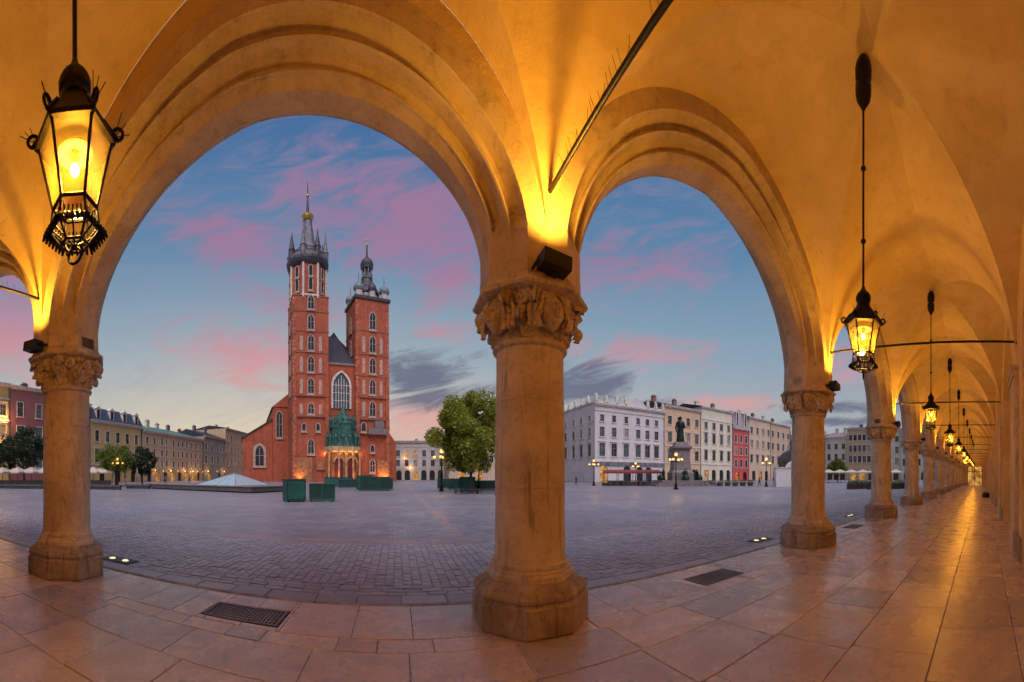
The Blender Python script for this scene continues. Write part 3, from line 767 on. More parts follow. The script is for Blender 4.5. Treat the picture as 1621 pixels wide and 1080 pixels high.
# ---- hanging lanterns
def make_lantern():
    t = thing('hanging_lantern', 'x', 'lantern', (0, 0, 0), group='lanterns hanging from the vault')
    N = 6
    def ring(r, z): return [(r * math.cos(PI / 6 + i * PI / 3), r * math.sin(PI / 6 + i * PI / 3), z) for i in range(N)]
    zb, zt, rb, rt = 2.96, 3.42, .155, .262
    # rod with knops, and the boss at the vault
    rd = MB(); rd.tube((0, 0, 3.83), (0, 0, 6.15), .014, n=8)
    for z in (4.40, 5.3): rd.sphere((0, 0, z), .034, 10, 8)
    rd.build('rod', 'iron', t, 50)
    bs = MB(); bs.lathe([(.02, 6.02), (.05, 6.08), (.085, 6.14), (.10, 6.22), (.10, 6.32), (.075, 6.35), (.075, 6.37), (.10, 6.40), (.105, 6.52), (.09, 6.60), (.05, 6.67)], 16); bs.build('ceiling_boss', 'iron', t, 40)
    hd = MB()
    hd.lathe([(.29, 3.40), (.295, 3.43), (.27, 3.46), (.215, 3.54), (.15, 3.64), (.105, 3.70), (.10, 3.73)], 6, rot=PI / 6)
    hd.lathe([(.10, 3.72), (.10, 3.76), (.115, 3.78), (.118, 3.83), (.095, 3.88), (.05, 3.93), (.03, 3.97), (.015, 4.02)], 16)
    hood = hd.build('hood', 'iron', t, 30)
    for i in range(N):           # scrolls on the corners of the hood
        a = PI / 6 + i * PI / 3; s = MB(); pts = []
        for q in range(12):
            w = q / 11; ang = w * 5.2; r_ = .052 * (1 - .55 * w)
            pts.append(((.295 + r_ * math.sin(ang)) * math.cos(a), (.295 + r_ * math.sin(ang)) * math.sin(a), 3.475 - r_ * math.cos(ang)))
        s.path(pts, .012, 6)
        s.tube((.20 * math.cos(a), .20 * math.sin(a), 3.57), (.30 * math.cos(a), .30 * math.sin(a), 3.43), .014, n=6)
        for q in range(3): s.tube((.28 * math.cos(a), .28 * math.sin(a), 3.45), ((.33 + .03 * q) * math.cos(a + .08 * (q - 1)), (.33 + .03 * q) * math.sin(a + .08 * (q - 1)), 3.60 - .05 * q), .003, n=4)
        s.build('scroll', 'iron', hood, 60)
    fr = MB(); T = ring(rt, zt); B = ring(rb, zb)
    for i in range(N):
        fr.tube(B[i], T[i], .011, n=6); fr.tube(B[i], B[(i + 1) % N], .013, n=6); fr.tube(T[i], T[(i + 1) % N], .012, n=6)
    fr.build('frame', 'iron', t, 50)
    for i in range(N):
        j = (i + 1) % N; s = .965
        p = MB(); p.add([tuple(x * s if q < 2 else x for q, x in enumerate(P)) for P in (B[i], B[j], T[j], T[i])], [(0, 1, 2, 3)])
        p.build('glass_pane', 'lamp_glass', t)
    # openwork basket under the glass
    bk = MB(); B2 = ring(.175, 2.80); B3 = ring(.10, 2.70)
    for i in range(N):
        j = (i + 1) % N
        bk.tube(B[i], B2[i], .010, n=6); bk.tube(B2[i], B2[j], .012, n=6); bk.tube(B2[i], B3[i], .009, n=6); bk.tube(B3[i], B3[j], .010, n=6)
        for q in range(7):
            w = q / 6; a = Vector(B2[i]).lerp(Vector(B2[j]), w); u = Vector(B[i]).lerp(Vector(B[j]), w)
            bk.tube(a * 1.0, u.lerp(a, .45), .006, n=4)
            out = Vector((a.x, a.y, 0)).normalized()
            bk.tube(a, a + out * .035 + Vector((0, 0, -.012)), .012, .014, n=6); bk.tube(a + out * .035 + Vector((0, 0, -.012)), a + out * .052 + Vector((0, 0, -.055)), .015, .008, n=6)
            bk.sphere(a + Vector((0, 0, .02)), .015, 6, 5)
        mid = Vector(B2[i]).lerp(Vector(B2[j]), .5)
        bk.tube(mid, Vector((0, 0, 2.69)), .007, n=5)
    bk.build('basket', 'iron', t, 50)
    rg = MB(); pts = [(.055 * math.sin(2 * PI * i / 18), 0, 2.625 - .055 * math.cos(2 * PI * i / 18)) for i in range(19)]
    rg.path(pts, .010, 6).sphere((0, 0, 2.69), .025, 10, 8); rg.build('ring', 'iron', t, 60)
    sk_ = MB().lathe([(.02, 3.42), (.10, 3.38), (.13, 3.34), (.12, 3.33), (.02, 3.36)], 16).lathe([(.025, 3.27), (.03, 3.35)], 10); sk_.build('reflector', 'lead_grey', t, 40)
    bl = MB().sphere((0, 0, 3.23), .036, 12, 8, sz=1.3); bl.build('bulb', 'bulb', t, 60)
    light('lantern_lamp', 'POINT', (0, 0, 3.16), 75.0, (1.0, .54, .10), t, shadow_soft_size=.05)
    for c in t.children:                     # the lantern proper is about a metre tall
        if c.name.startswith(('rod', 'ceiling_boss')): continue
        for o_ in [c] + list(c.children):
            if o_.type == 'LIGHT': o_.location.z = 2.70 + (o_.location.z - 2.57) * .80; continue
            for v in o_.data.vertices: v.co = (v.co.x * .80, v.co.y * .80, 2.70 + (v.co.z - 2.57) * .80)
    return t
LY = 1.45
lan = make_lantern()
lan_lab = {0: 'large wrought iron lantern hanging close, its yellow glass lit', 1: 'second wrought iron lantern on a long rod, hung before the domed church arch'}
first = True
for k in range(0, 11):
    lab = lan_lab.get(k, '%s hanging lantern along the arcade, counted from the largest' % ordinal[k])
    loc = (colx(k) + HB, LY if k else 1.36, .0)
    if first: lan.location = loc; lan['label'] = lab; first = False; lan.rotation_euler = (0, 0, .25)
    else: copy_tree(lan, loc, .25 + k * .17, lab)
# ================================================================== THE SQUARE
ZG = -.06
gm = MB(); gm.add([(-900, -400, ZG), (1100, -400, ZG), (1100, 1200, ZG), (-900, 1200, ZG)], [(0, 1, 2, 3)])
ground = struct(gm.build('square_pavement', 'square_paving')); ground['label'] = 'wide cobbled market square with bands of red stone, damp'
setts = []
sr = random.Random(11)
x = -16
while x < 27: w = sr.uniform(.5, .8); setts.append((x, x + w, 4.44, 4.84)); x += w
y = 4.84
for r_ in range(3):
    x = -16 + sr.random() * .2
    while x < 27: w = sr.uniform(.20, .30); setts.append((x, x + w, y, y + .15)); x += w
    y += .15
x = -16
while x < 27:
    w = sr.uniform(.125, .15); yy = y + sr.uniform(-.12, .0)
    while yy < 8.5:
        l = sr.uniform(.16, .23); setts.append((x, x + w, max(yy, y), min(yy + l, 8.5))); yy += l
    x += w
setts = [s for s in setts if s[3] - s[2] > .04]
# ground-level lights let into the paving
GL = [(-4.70, 5.06), (7.50, 5.11), (13.7, 5.1)]
for gx, gy in GL: setts = minus(setts, gx - .36, gx + .36, gy - .17, gy + .17)
setts.sort(key=(lambda r: 99 if not (-1.1 < math.atan2(r[0], r[2]) < 1.45) else math.hypot((r[0] + r[1]) / 2, (r[2] + r[3]) / 2) / math.sqrt((r[1] - r[0]) * (r[3] - r[2]))))
fm = MB(); tn = []
def sett_into(mb, s):
    gg = .004; z = -.05 + sr.uniform(-.005, .005); e = .009
    x0, x1, y0, y1 = s[0] + gg, s[1] - gg, s[2] + gg, s[3] - gg
    q = lambda: sr.uniform(-.004, .004)
    mb.add([(x0, y0, ZG - .01), (x1, y0, ZG - .01), (x1, y1, ZG - .01), (x0, y1, ZG - .01), (x0 + e + q(), y0 + e + q(), z + q()), (x1 - e + q(), y0 + e + q(), z + q()), (x1 - e + q(), y1 - e + q(), z + q()), (x0 + e + q(), y1 - e + q(), z + q())],
           [(0, 1, 5, 4), (1, 2, 6, 5), (2, 3, 7, 6), (3, 0, 4, 7), (4, 5, 6, 7)])
for i, s in enumerate(setts):
    if i < 290:
        m_ = MB(); sett_into(m_, s); m_.build('sett', 'sett', ground)
    else: sett_into(fm, s); tn += [sr.random()] * 5
o = fm.build('setts', 'sett', ground, tint=tn); o['kind'] = 'stuff'
for i, (gx, gy) in enumerate(GL):
    t = thing('ground_light', ['pair of lit lamps let into the paving by the leafy column', 'pair of lit lamps let into the paving before the second big column', 'lit ground lamp beyond the second big column'][i], 'ground light', (gx, gy, ZG), group='lights let into the paving')
    MB().box(-.34, .34, -.15, .15, -.02, .022).build('steel_plate', 'lead_dark', t)
    for s in (-.16, .16):
        o = MB().lathe([(.06, .0), (.06, .028), (.048, .034), (.0, .036)], 16, (s, 0)).build('lamp', 'ground_light', t)

# ================================================================== window kit
WCACHE = {}
def window_mesh(w, h, style, trim, arched=False):
    key = (round(w, 2), round(h, 2), style, trim, arched)
    if key in WCACHE: return WCACHE[key]
    f = MB()
    # trim round the opening stands proud of the wall, casement bars sit back in the opening
    f.box(-w / 2 - .12, -w / 2, -.09, .02, -.05, h).box(w / 2, w / 2 + .12, -.09, .02, -.05, h)
    f.box(-w / 2 - .12, w / 2 + .12, -.10, .02, h, h + .15)
    f.box(-w / 2 - .26, w / 2 + .26, -.20, .02, -.22, -.051)
    if style == 'hood': f.box(-w / 2 - .34, w / 2 + .34, -.30, .02, h + .34, h + .52).box(-w / 2 - .2, w / 2 + .2, -.05, .02, h + .201, h + .339)
    if style == 'pediment': f.slabxz([(-w / 2 - .4, h + .3), (w / 2 + .4, h + .3), (0, h + .85)], -.28, .02)
    f.mi = 1
    b = .06
    f.box(-w / 2, -w / 2 + b, .12, .18, 0, h).box(w / 2 - b, w / 2, .12, .18, 0, h).box(-w / 2 + b, w / 2 - b, .12, .18, 0, b).box(-w / 2 + b, w / 2 - b, .12, .18, h - b, h)
    f.box(-b / 2, b / 2, .115, .175, b, h - b).box(-w / 2 + b, -b / 2, .121, .176, h * .62, h * .62 + b).box(b / 2, w / 2 - b, .121, .176, h * .62, h * .62 + b)
    WCACHE[key] = (f.mesh('window', [trim, 'casement']), MB().add([(-w / 2, .16, 0), (w / 2, .16, 0), (w / 2, .16, h), (-w / 2, .16, h)], [(0, 1, 2, 3)]))
    return WCACHE[key]
PCACHE = {}
def pane_mesh(w, h, mat):
    key = (round(w, 2), round(h, 2), mat)
    if key not in PCACHE: PCACHE[key] = MB().add([(-w / 2, .16, 0), (w / 2, .16, 0), (w / 2, .16, h), (-w / 2, .16, h)], [(0, 1, 2, 3)]).mesh('pane', mat)
    return PCACHE[key]
def facade(mb, W, H, holes, y=0.0, depth=.28):
    """front wall in the x,z plane with real openings and reveals; holes = (x0, x1, z0, z1)"""
    xs = sorted({0, W} | {round(v, 4) for h in holes for v in h[:2]}); zs = sorted({0, H} | {round(v, 4) for h in holes for v in h[2:]})
    hs_ = [tuple(round(v, 4) for v in h) for h in holes]
    for i in range(len(xs) - 1):
        for j in range(len(zs) - 1):
            cx_ = (xs[i] + xs[i + 1]) / 2; cz_ = (zs[j] + zs[j + 1]) / 2
            if any(h[0] < cx_ < h[1] and h[2] < cz_ < h[3] for h in hs_): continue
            mb.add([(xs[i], y, zs[j]), (xs[i + 1], y, zs[j]), (xs[i + 1], y, zs[j + 1]), (xs[i], y, zs[j + 1])], [(0, 1, 2, 3)])
    for a, b, c, d in hs_:
        q = [(a, c), (b, c), (b, d), (a, d)]
        for (p0, p1) in zip(q, q[1:] + q[:1]): mb.add([(p0[0], y, p0[1]), (p0[0], y + depth, p0[1]), (p1[0], y + depth, p1[1]), (p1[0], y, p1[1])], [(0, 1, 2, 3)])
def wallmat(name, c, var=.16):
    def f(nt, b):
        p = coords(nt)
        n1 = noise(nt, p, .35, 6, .6, .3)
        mp = nd(nt, 'ShaderNodeMapping'); mp.inputs['Scale'].default_value = (3, 3, .4); lk(nt, p, mp.inputs[0])
        n2 = noise(nt, mp.outputs[0], .9, 6, .7); n3 = noise(nt, p, 1.6, 5, .7)
        col = mixc(nt, sstep(nt, n1, .3, .7), tuple(x * (1 - var) for x in c), c)
        col = mixc(nt, mth(nt, 'MULTIPLY', sstep(nt, n2, .52, .8), .55), col, tuple(x * .5 for x in c))
        col = mixc(nt, mth(nt, 'MULTIPLY', sstep(nt, n3, .5, .75), .3), col, tuple(x * .62 for x in c))
        lk(nt, col, b.inputs['Base Color']); b.inputs['Roughness'].default_value = .85
    return material(name, f).name
def house(name, label, loc, rz, W, H, D, wall, rows_, roof='flat', roof_mat='roof_slate', trim='limestone', roof_h=3.0, lit=(), door_mat='window_dark', arches=(), side=None, shop=None, strings=(), seed=0, chim=2, cat='house', lamps=()):
    """rows_ = (z of sill, width, height, style, [x centres])"""
    t = thing(name, label, cat, loc, rz)
    rr = random.Random(seed)
    holes = []; wins = []
    for z, w, h, st, xs in rows_:
        for xc in xs: holes.append((xc - w / 2, xc + w / 2, z, z + h)); wins.append((xc, z, w, h, st))
    for (xc, w, h) in arches: holes.append((xc - w / 2, xc + w / 2, 0, h))
    mb = MB(); facade(mb, W, H, holes)
    mb.add([(0, 0, 0), (0, D, 0), (0, D, H), (0, 0, H)], [(0, 3, 2, 1)] if False else [(0, 1, 2, 3)])
    mb.add([(W, 0, 0), (W, D, 0), (W, D, H), (W, 0, H)], [(0, 3, 2, 1)])
    mb.add([(0, D, 0), (W, D, 0), (W, D, H), (0, D, H)], [(3, 2, 1, 0)]); mb.add([(0, 0, H), (W, 0, H), (W, D, H), (0, D, H)], [(0, 1, 2, 3)])
    mb.build('wall', wall, t)
    for i, (xc, z, w, h, st) in enumerate(wins):
        o = link('window', window_mesh(w, h, st, trim)[0], t, (xc, 0, z))
        pm_ = 'window_lit' if i in lit else rr.choice(['window_dark', 'glass_blue', 'glass_blue', 'glass_blue', 'window_dark', 'curtain'])
        link('pane', pane_mesh(w, h, pm_), o)
    for i, (xc, w, h) in enumerate(arches):
        f = MB(); n = 10; r_ = w / 2; hz = h - r_
        pts = [(-r_, 0)] + [(-r_ * math.cos(PI * q / n), hz + r_ * math.sin(PI * q / n)) for q in range(n + 1)] + [(r_, 0)]
        # stone surround filling the corners of the opening over the round head
        for q in range(1, len(pts) - 2):
            (a0, z0), (a1, z1) = pts[q], pts[q + 1]
            f.add([(a0, .05, z0), (a1, .05, z1), (a1, .05, h), (a0, .05, h)], [(0, 1, 2, 3)])
            f.add([(a0, .05, z0), (a1, .05, z1), (a1, .4, z1), (a0, .4, z0)], [(3, 2, 1, 0)])
        f.box(-r_ - .2, -r_, -.06, .02, 0, h).box(r_, r_ + .2, -.06, .02, 0, h).box(-r_ - .2, r_ + .2, -.07, .02, h, h + .25)
        o = f.build('archway', wall, t, loc=(xc, 0, 0))
        MB().add([(-r_, .38, 0), (r_, .38, 0), (r_, .38, h), (-r_, .38, h)], [(0, 1, 2, 3)]).build('door', 'window_lit' if ('a%d' % i) in lit else door_mat, o)
    cn = MB(); cn.box(-.05, W + .05, -.30, .05, H - .55, H - .30).box(-.12, W + .12, -.55, .05, H - .30, H - .02).box(-.15, W + .15, -.68, .05, H - .02, H + .12)
    for z in strings: MB().box(.0, W, -.16, .02, z, z + .28).build('string_course', trim, t)
    cn.build('cornice', trim, t)
    MB().tube((W - .25, -.12, .1), (W - .25, -.12, H - .4), .07, n=6).build('drainpipe', 'lead_dark', t)
    for (lx, lz, e) in lamps:
        b_ = MB().sphere((lx, -.62, lz), .17, 10, 7); b_.mi = 1; b_.tube((lx, 0, lz + .2), (lx, -.62, lz + .2), .03, n=5); b_.build('wall_lamp', ['globe', 'iron'], t, 60)
        if e: light('wall_lamp_light', 'POINT', (lx, -.95, lz), e, (1.0, .50, .14), t, shadow_soft_size=.2)
    if shop: MB().box(.2, W - .2, -.22, -.01, shop[0], shop[0] + shop[1]).build('shop_band', shop[2], t)
    if roof == 'gable':
        r_ = MB(); r_.add([(-.2, -.6, H + .12), (W + .2, -.6, H + .12), (W + .2, D / 2, H + roof_h), (-.2, D / 2, H + roof_h), (-.2, D + .3, H + .12), (W + .2, D + .3, H + .12)], [(0, 1, 2, 3), (3, 2, 5, 4), (0, 3, 4), (1, 5, 2)])
        r_.add([(-.2, -.6, H + .05), (W + .2, -.6, H + .05), (W + .2, -.6, H + .12), (-.2, -.6, H + .12)], [(0, 1, 2, 3)])
        ro = r_.build('roof', roof_mat, t)
    elif roof == 'hip':
        i_ = min(D / 2, W / 3)
        r_ = MB(); r_.add([(-.4, -.6, H + .12), (W + .4, -.6, H + .12), (W + .4, D + .3, H + .12), (-.4, D + .3, H + .12), (i_, D / 2, H + roof_h), (W - i_, D / 2, H + roof_h)], [(0, 1, 5, 4), (1, 2, 5), (2, 3, 4, 5), (3, 0, 4)])
        ro = r_.build('roof', roof_mat, t)
    elif roof == 'mansard':
        r_ = MB(); s_ = 1.1
        r_.add([(-.2, -.5, H + .12), (W + .2, -.5, H + .12), (W + .2, D, H + .12), (-.2, D, H + .12), (s_ * .3, s_, H + roof_h), (W - s_ * .3, s_, H + roof_h), (W - s_ * .3, D - s_, H + roof_h), (s_ * .3, D - s_, H + roof_h)], [(0, 1, 5, 4), (1, 2, 6, 5), (2, 3, 7, 6), (3, 0, 4, 7), (4, 5, 6, 7)])
        ro = r_.build('roof', roof_mat, t)
        n = max(2, int(W / 4.4))
        for i in range(n):
            xc = W * (i + .5) / n; d_ = MB(); d_.box(xc - .75, xc + .75, -.25, 1.2, H + .35, H + roof_h - .45); d_.slabxz([(xc - .95, H + roof_h - .45), (xc + .95, H + roof_h - .45), (xc, H + roof_h + .3)], -.35, 1.2)
            do = d_.build('dormer', trim, ro)
            MB().add([(xc - .45, -.256, H + .6), (xc + .45, -.256, H + .6), (xc + .45, -.256, H + roof_h - .7), (xc - .45, -.256, H + roof_h - .7)], [(0, 1, 2, 3)]).build('dormer_pane', 'window_dark', ro)
    else:
        ro = MB().box(.4, W - .4, .6, D - .4, H + .0, H + .5).build('roof', roof_mat, t)
    for i in range(chim):
        xc = W * (i + .5 + rr.uniform(-.2, .2)) / chim; yc = D * rr.uniform(.35, .55); hh = H + (roof_h if roof != 'flat' else .6)
        c_ = MB().box(xc - .7, xc + .7, yc - .4, yc + .4, H, hh + rr.uniform(.6, 1.4)); z2 = c_.v[-1][2]
        c_.box(xc - .8, xc + .8, yc - .5, yc + .5, z2, z2 + .18)
        for q in (-.4, .1, .45): c_.box(xc + q - .12, xc + q + .12, yc - .12, yc + .12, z2 + .18, z2 + .55)
        c_.build('chimney', rr.choice(['limestone', 'granite', 'chimney_brick']), ro)
    return t
plain('curtain', (.30, .27, .25), .6, var=.4, scale=.9); emit('window_dim', (.9, .42, .12), .16)
plain('chimney_brick', (.24, .12, .09), .85)
def spread(n, W, m=1.6): return [m + (W - 2 * m) * (i / (n - 1) if n > 1 else .5) for i in range(n)]

wallmat('wall_lavender', (.60, .56, .58)); wallmat('wall_peach', (.62, .42, .28)); wallmat('wall_cream', (.68, .61, .50)); wallmat('wall_red', (.55, .085, .085))
wallmat('wall_beige', (.58, .44, .33)); wallmat('wall_tan', (.52, .38, .27)); wallmat('wall_yellow', (.62, .42, .18)); wallmat('wall_rose', (.36, .14, .13)); wallmat('wall_sand', (.60, .43, .27))
wallmat('wall_grey', (.36, .33, .28)); wallmat('wall_white', (.55, .50, .48)); wallmat('wall_mauve', (.46, .36, .37))
plain('roof_blue', (.06, .09, .13), .5, var=.3); plain('roof_tile', (.20, .075, .05), .8, var=.3); plain('roof_copper', (.07, .19, .16), .5, var=.35, scale=.6)
plain('roof_mauve', (.30, .24, .26), .7, var=.2)

# ---- east side of the square (faces us): palace first
EY = 80.0
xs6 = [2.1, 5.7, 9.5, 13.4, 16.6, 19.8]
pal = house('palace', 'white corner palace with statues along its parapet', (46.8, EY, 0), 0, 22.8, 19.7, 30, 'wall_lavender',
      [(15.4, 1.2, 1.7, '', xs6), (11.6, 1.4, 2.4, '', xs6), (6.6, 1.7, 3.3, 'hood', xs6)], roof='flat', strings=(5.2, 18.0), arches=[(2.6, 2.4, 4.2), (9.8, 2.4, 4.2), (14.0, 2.2, 4.0), (17.0, 2.2, 4.0)], lit=('a0',), shop=(4.2, 1.0, 'lead_grey'), seed=1, chim=0, cat='palace')
# the palace's side wall windows, and the parapet with statues
for z, w, h, st in ((15.4, 1.1, 1.6, ''), (11.6, 1.3, 2.3, ''), (6.6, 1.5, 3.1, 'hood')):
    for q in (2.6, 7.0, 11.5, 16.5):
        o = link('window', window_mesh(w, h, st, 'limestone')[0], pal, (-.02, q, z), -PI / 2)
        link('pane', pane_mesh(w, h, 'window_dark'), o).location = (0, -.17, 0)
pp = MB(); pp.box(-.1, 22.8, -.1, .25, 19.82, 20.35).box(-.1, .25, .25, 29, 19.82, 20.35); pp.slabxz([(10.0, 20.35), (16.0, 20.35), (15.2, 21.4), (14.0, 21.6), (13.4, 22.4), (12.6, 22.4), (12.0, 21.6), (10.8, 21.4)], -.1, .2)
pp.build('parapet', 'wall_lavender', pal)
def small_statue():
    s = MB(); s.box(-.28, .28, -.28, .28, 0, .35); s.lathe([(.26, .35), (.30, .6), (.22, 1.0), (.24, 1.25), (.20, 1.42), (.08, 1.5)], 10); s.sphere((0, 0, 1.62), .14, 10, 7); s.tube((.2, 0, 1.3), (.42, -.1, .95), .07, .05, 6); s.tube((-.2, 0, 1.3), (-.40, -.05, 1.65), .07, .05, 6)
    return s.mesh('parapet_statue', 'limestone', 50)
ssm = small_statue()
for i, q in enumerate((.4, 3.4, 6.6, 9.4, 16.8, 19.6, 22.2)):
    o = link('parapet_statue', ssm, pal, (q, .1, 20.35), i * 1.3); o.scale = (1.7, 1.7, 1.15)
for i, q in enumerate((3.6, 7.0, 10.6, 14.4, 18.4, 22.5)):
    o = link('parapet_statue', ssm, pal, (.08, q, 20.35), i * 1.1); o.scale = (1.7, 1.7, 1.15)
house('town_house', 'peach town house with hooded windows behind the monument', (69.65, EY, 0), 0, 15.1, 21.8, 16, 'wall_peach',
      [(16.6, 1.5, 2.4, '', spread(4, 15.1, 2)), (11.4, 1.6, 2.9, 'hood', spread(4, 15.1, 2)), (6.2, 1.6, 2.9, 'hood', spread(4, 15.1, 2))], 'gable', 'roof_slate', roof_h=2.6, arches=[(3, 2, 3.6), (7.5, 2.4, 3.8), (12, 2, 3.6)], strings=(5.2, 10.2), seed=2, lit=('a1',))
house('town_house', 'cream town house with dark hooded windows between peach and red fronts', (84.8, EY, 0), 0, 15.8, 23.4, 16, 'wall_cream',
      [(16.6, 1.5, 2.2, '', spread(4, 15.8, 2.2)), (12.0, 1.5, 3.2, 'hood', spread(4, 15.8, 2.2)), (6.6, 1.5, 3.2, 'pediment', spread(4, 15.8, 2.2))], 'gable', 'roof_slate', roof_h=2.0, arches=[(2.4, 2, 3.6), (6, 2, 3.6), (9.8, 2, 3.6), (13.4, 2, 3.6)], strings=(5.2, 19.5), seed=3, lit=('a0',))
house('town_house', 'bright red town house with a pale attic on the far row', (100.65, EY, 0), 0, 9.5, 18.4, 16, 'wall_red',
      [(13.4, 1.3, 2.7, '', spread(3, 9.5, 1.7)), (9.0, 1.3, 2.8, '', spread(3, 9.5, 1.7)), (4.6, 1.4, 2.8, '', spread(3, 9.5, 1.7))], 'mansard', 'roof_mauve', roof_h=6.0, arches=[(2.5, 2.2, 3.0), (7, 2.2, 3.0)], seed=4, lit=('a0',), chim=1)
house('town_house', 'beige four-storey house next to the red front', (110.2, EY, 0), 0, 14.6, 23.2, 16, 'wall_beige',
      [(17.4, 1.5, 2.4, '', spread(4, 14.6)), (12.2, 1.6, 2.8, '', spread(4, 14.6)), (6.6, 1.6, 2.9, 'hood', spread(4, 14.6))], 'gable', 'roof_tile', roof_h=2.2, arches=[(3, 2.2, 3.6), (7.4, 2.2, 3.6), (11.6, 2.2, 3.6)], seed=5, lit=('a1',))
house('town_house', 'tan corner house at the end of the far row by the domed church', (124.85, EY, 0), 0, 15.5, 23.0, 16, 'wall_tan',
      [(17.4, 1.5, 2.4, '', spread(4, 15.5)), (12.2, 1.6, 2.8, '', spread(4, 15.5)), (6.6, 1.6, 2.9, 'hood', spread(4, 15.5))], 'gable', 'roof_slate', roof_h=2.2, arches=[(3, 2.2, 3.6), (8, 2.2, 3.6), (12.6, 2.2, 3.6)], seed=6)
house('town_house', 'dark grey house seen behind the little dome', (140.4, EY - .0, 0), 0, 13, 18.5, 16, 'wall_grey',
      [(13, 1.5, 2.4, '', spread(3, 13)), (8, 1.6, 2.8, '', spread(3, 13)), (4, 1.6, 2.4, '', spread(3, 13))], 'gable', 'roof_slate', roof_h=3.0, seed=7)
# ---- south side, seen past the second big column
SX = 150.0
def south(label, y1, W, H, wall, n, seed, **kw):
    return house('town_house', label, (SX, y1, 0), -PI / 2, W, H, 16, wall, [(H - 5.2, 1.5, 2.4, '', spread(n, W)), (H - 10, 1.5, 2.8, '', spread(n, W)), (H - 14.6, 1.6, 2.8, '', spread(n, W))], seed=seed, arches=[(W * .2, 2.4, 3.4), (W * .5, 2.4, 3.4), (W * .8, 2.4, 3.4)], **kw)
south('pale pink house with a tiled roof beside the small green tree', 84, 16.5, 17.5, 'wall_beige', 5, 21, roof='gable', roof_mat='roof_tile', roof_h=3.5)
south('wide pale house in the gap right of the second column', 67.4, 10, 18.5, 'wall_cream', 3, 22, roof='gable', roof_mat='roof_mauve', roof_h=3.0)
south('yellow-tan house with a flat cornice and many windows past the second column', 57.3, 13.5, 22.0, 'wall_sand', 6, 23, roof='flat', lit=('a0', 'a1'))
south('pale cream house partly behind the third column', 43.7, 10, 21, 'wall_cream', 3, 24, roof='gable', roof_h=1.5)
south('cream house seen between the third and fourth columns', 33.6, 12, 20.5, 'wall_cream', 4, 25, roof='gable', roof_h=1.5)
south('tan house low between the far arcade columns', 21.5, 14, 19, 'wall_tan', 4, 26, roof='gable', roof_h=2)

# ---- north side (x = -67, faces right)
NX = -67.0
def north(label, y0, W, H, wall, cols, rows_, **kw):
    return house('town_house', label, (NX, y0, 0), PI / 2, W, H, 15, wall, rows_, **kw)
north('yellow house lit by lamps at the picture edge', 28.0, 11.2, 20.6, 'wall_yellow', 3, [(14, 1.5, 2.4, 'hood', spread(3, 11.2)), (9.6, 1.5, 2.6, 'hood', spread(3, 11.2)), (5.2, 1.5, 2.6, '', spread(3, 11.2))], roof='gable', roof_h=1.0, seed=31, strings=(12.9, 17.4), lamps=((3.6, 8.6, 700), (7.6, 8.6, 700), (9.6, 13.6, 500), (6, 13.6, 500)))
north('dark rose brick house with pale window frames beside the leafy column', 39.4, 9.6, 20.4, 'wall_rose', 2, [(14.2, 1.5, 3.0, '', spread(2, 9.6, 2.4)), (8.2, 1.8, 4.0, '', spread(2, 9.6, 2.4)), (3.4, 1.8, 3.2, '', spread(2, 9.6, 2.4))], roof='gable', roof_h=1.0, seed=32, trim='limestone')
north('grey house hidden behind the leafy column', 49.2, 12.6, 19, 'wall_grey', 3, [(13, 1.5, 2.6, '', spread(3, 12.6)), (8, 1.5, 2.8, '', spread(3, 12.6))], roof='gable', roof_h=2, seed=33)
north('yellow house with a blue mansard roof and pale dormers', 62.0, 19.5, 15.4, 'wall_yellow', 5, [(10.2, 1.4, 2.8, '', spread(5, 19.5, 2.2)), (5.0, 1.5, 3.2, 'hood', spread(5, 19.5, 2.2))], roof='mansard', roof_mat='roof_blue', roof_h=3.4, seed=34, arches=[(4, 2, 3.2), (10, 2, 3.2), (16, 2, 3.2)], strings=(4.3,), chim=1)
gx = [1.8, 6.0, 11.6, 13.8]
house('corner_house', 'long sand-coloured corner house with green copper roof edge', (NX, 82.2, 0), PI / 2, 34, 14.6, 16, 'wall_sand',
      [(11.0, 1.1, 1.9, '', [2, 5.4, 9.2, 11.6, 15.4, 18.2, 20.6, 23.2, 26, 29, 32]), (7.6, 1.1, 1.9, '', [2, 5.4, 9.2, 11.6, 15.4, 18.2, 20.6, 23.2, 26, 29, 32]), (4.4, 1.1, 1.9, '', [2, 5.4, 9.2, 11.6, 15.4, 18.2, 20.6, 23.2, 26, 29, 32])],
      'hip', 'roof_copper', roof_h=3.0, arches=[(3, 2, 2.8), (7, 2, 2.8), (11, 2, 2.8), (15, 2, 2.8), (19, 2, 2.8), (23, 2, 2.8), (27, 2, 2.8), (31, 2, 2.8)], lit=('a3', 'a5', 'a6', 'a1'), strings=(3.5,), seed=35, chim=5, lamps=((5, 3.2, 50), (9, 3.1, 0), (13, 3.2, 60), (17, 3.2, 0), (21, 3.2, 90), (24.6, 3.0, 0), (26, 3.2, 90), (29, 3.2, 60), (33, 3.1, 0)))
north('grey stone house beyond the corner house', 117, 17, 16.2, 'wall_grey', 4, [(11, 1.5, 2.6, '', spread(4, 17)), (6.2, 1.6, 2.8, '', spread(4, 17))], roof='gable', roof_h=3, seed=36, arches=[(4, 2, 3), (12, 2, 3)], lit=('a0',), lamps=((2, 3.4, 120), (9, 3.4, 0), (15, 3.4, 100)))
north('tall pale sand house far down the street', 134.5, 22, 21, 'wall_sand', 6, [(16, 1.3, 2.4, '', spread(6, 22)), (11, 1.3, 2.6, '', spread(6, 22)), (6, 1.3, 2.6, '', spread(6, 22))], roof='gable', roof_h=1.5, seed=37)
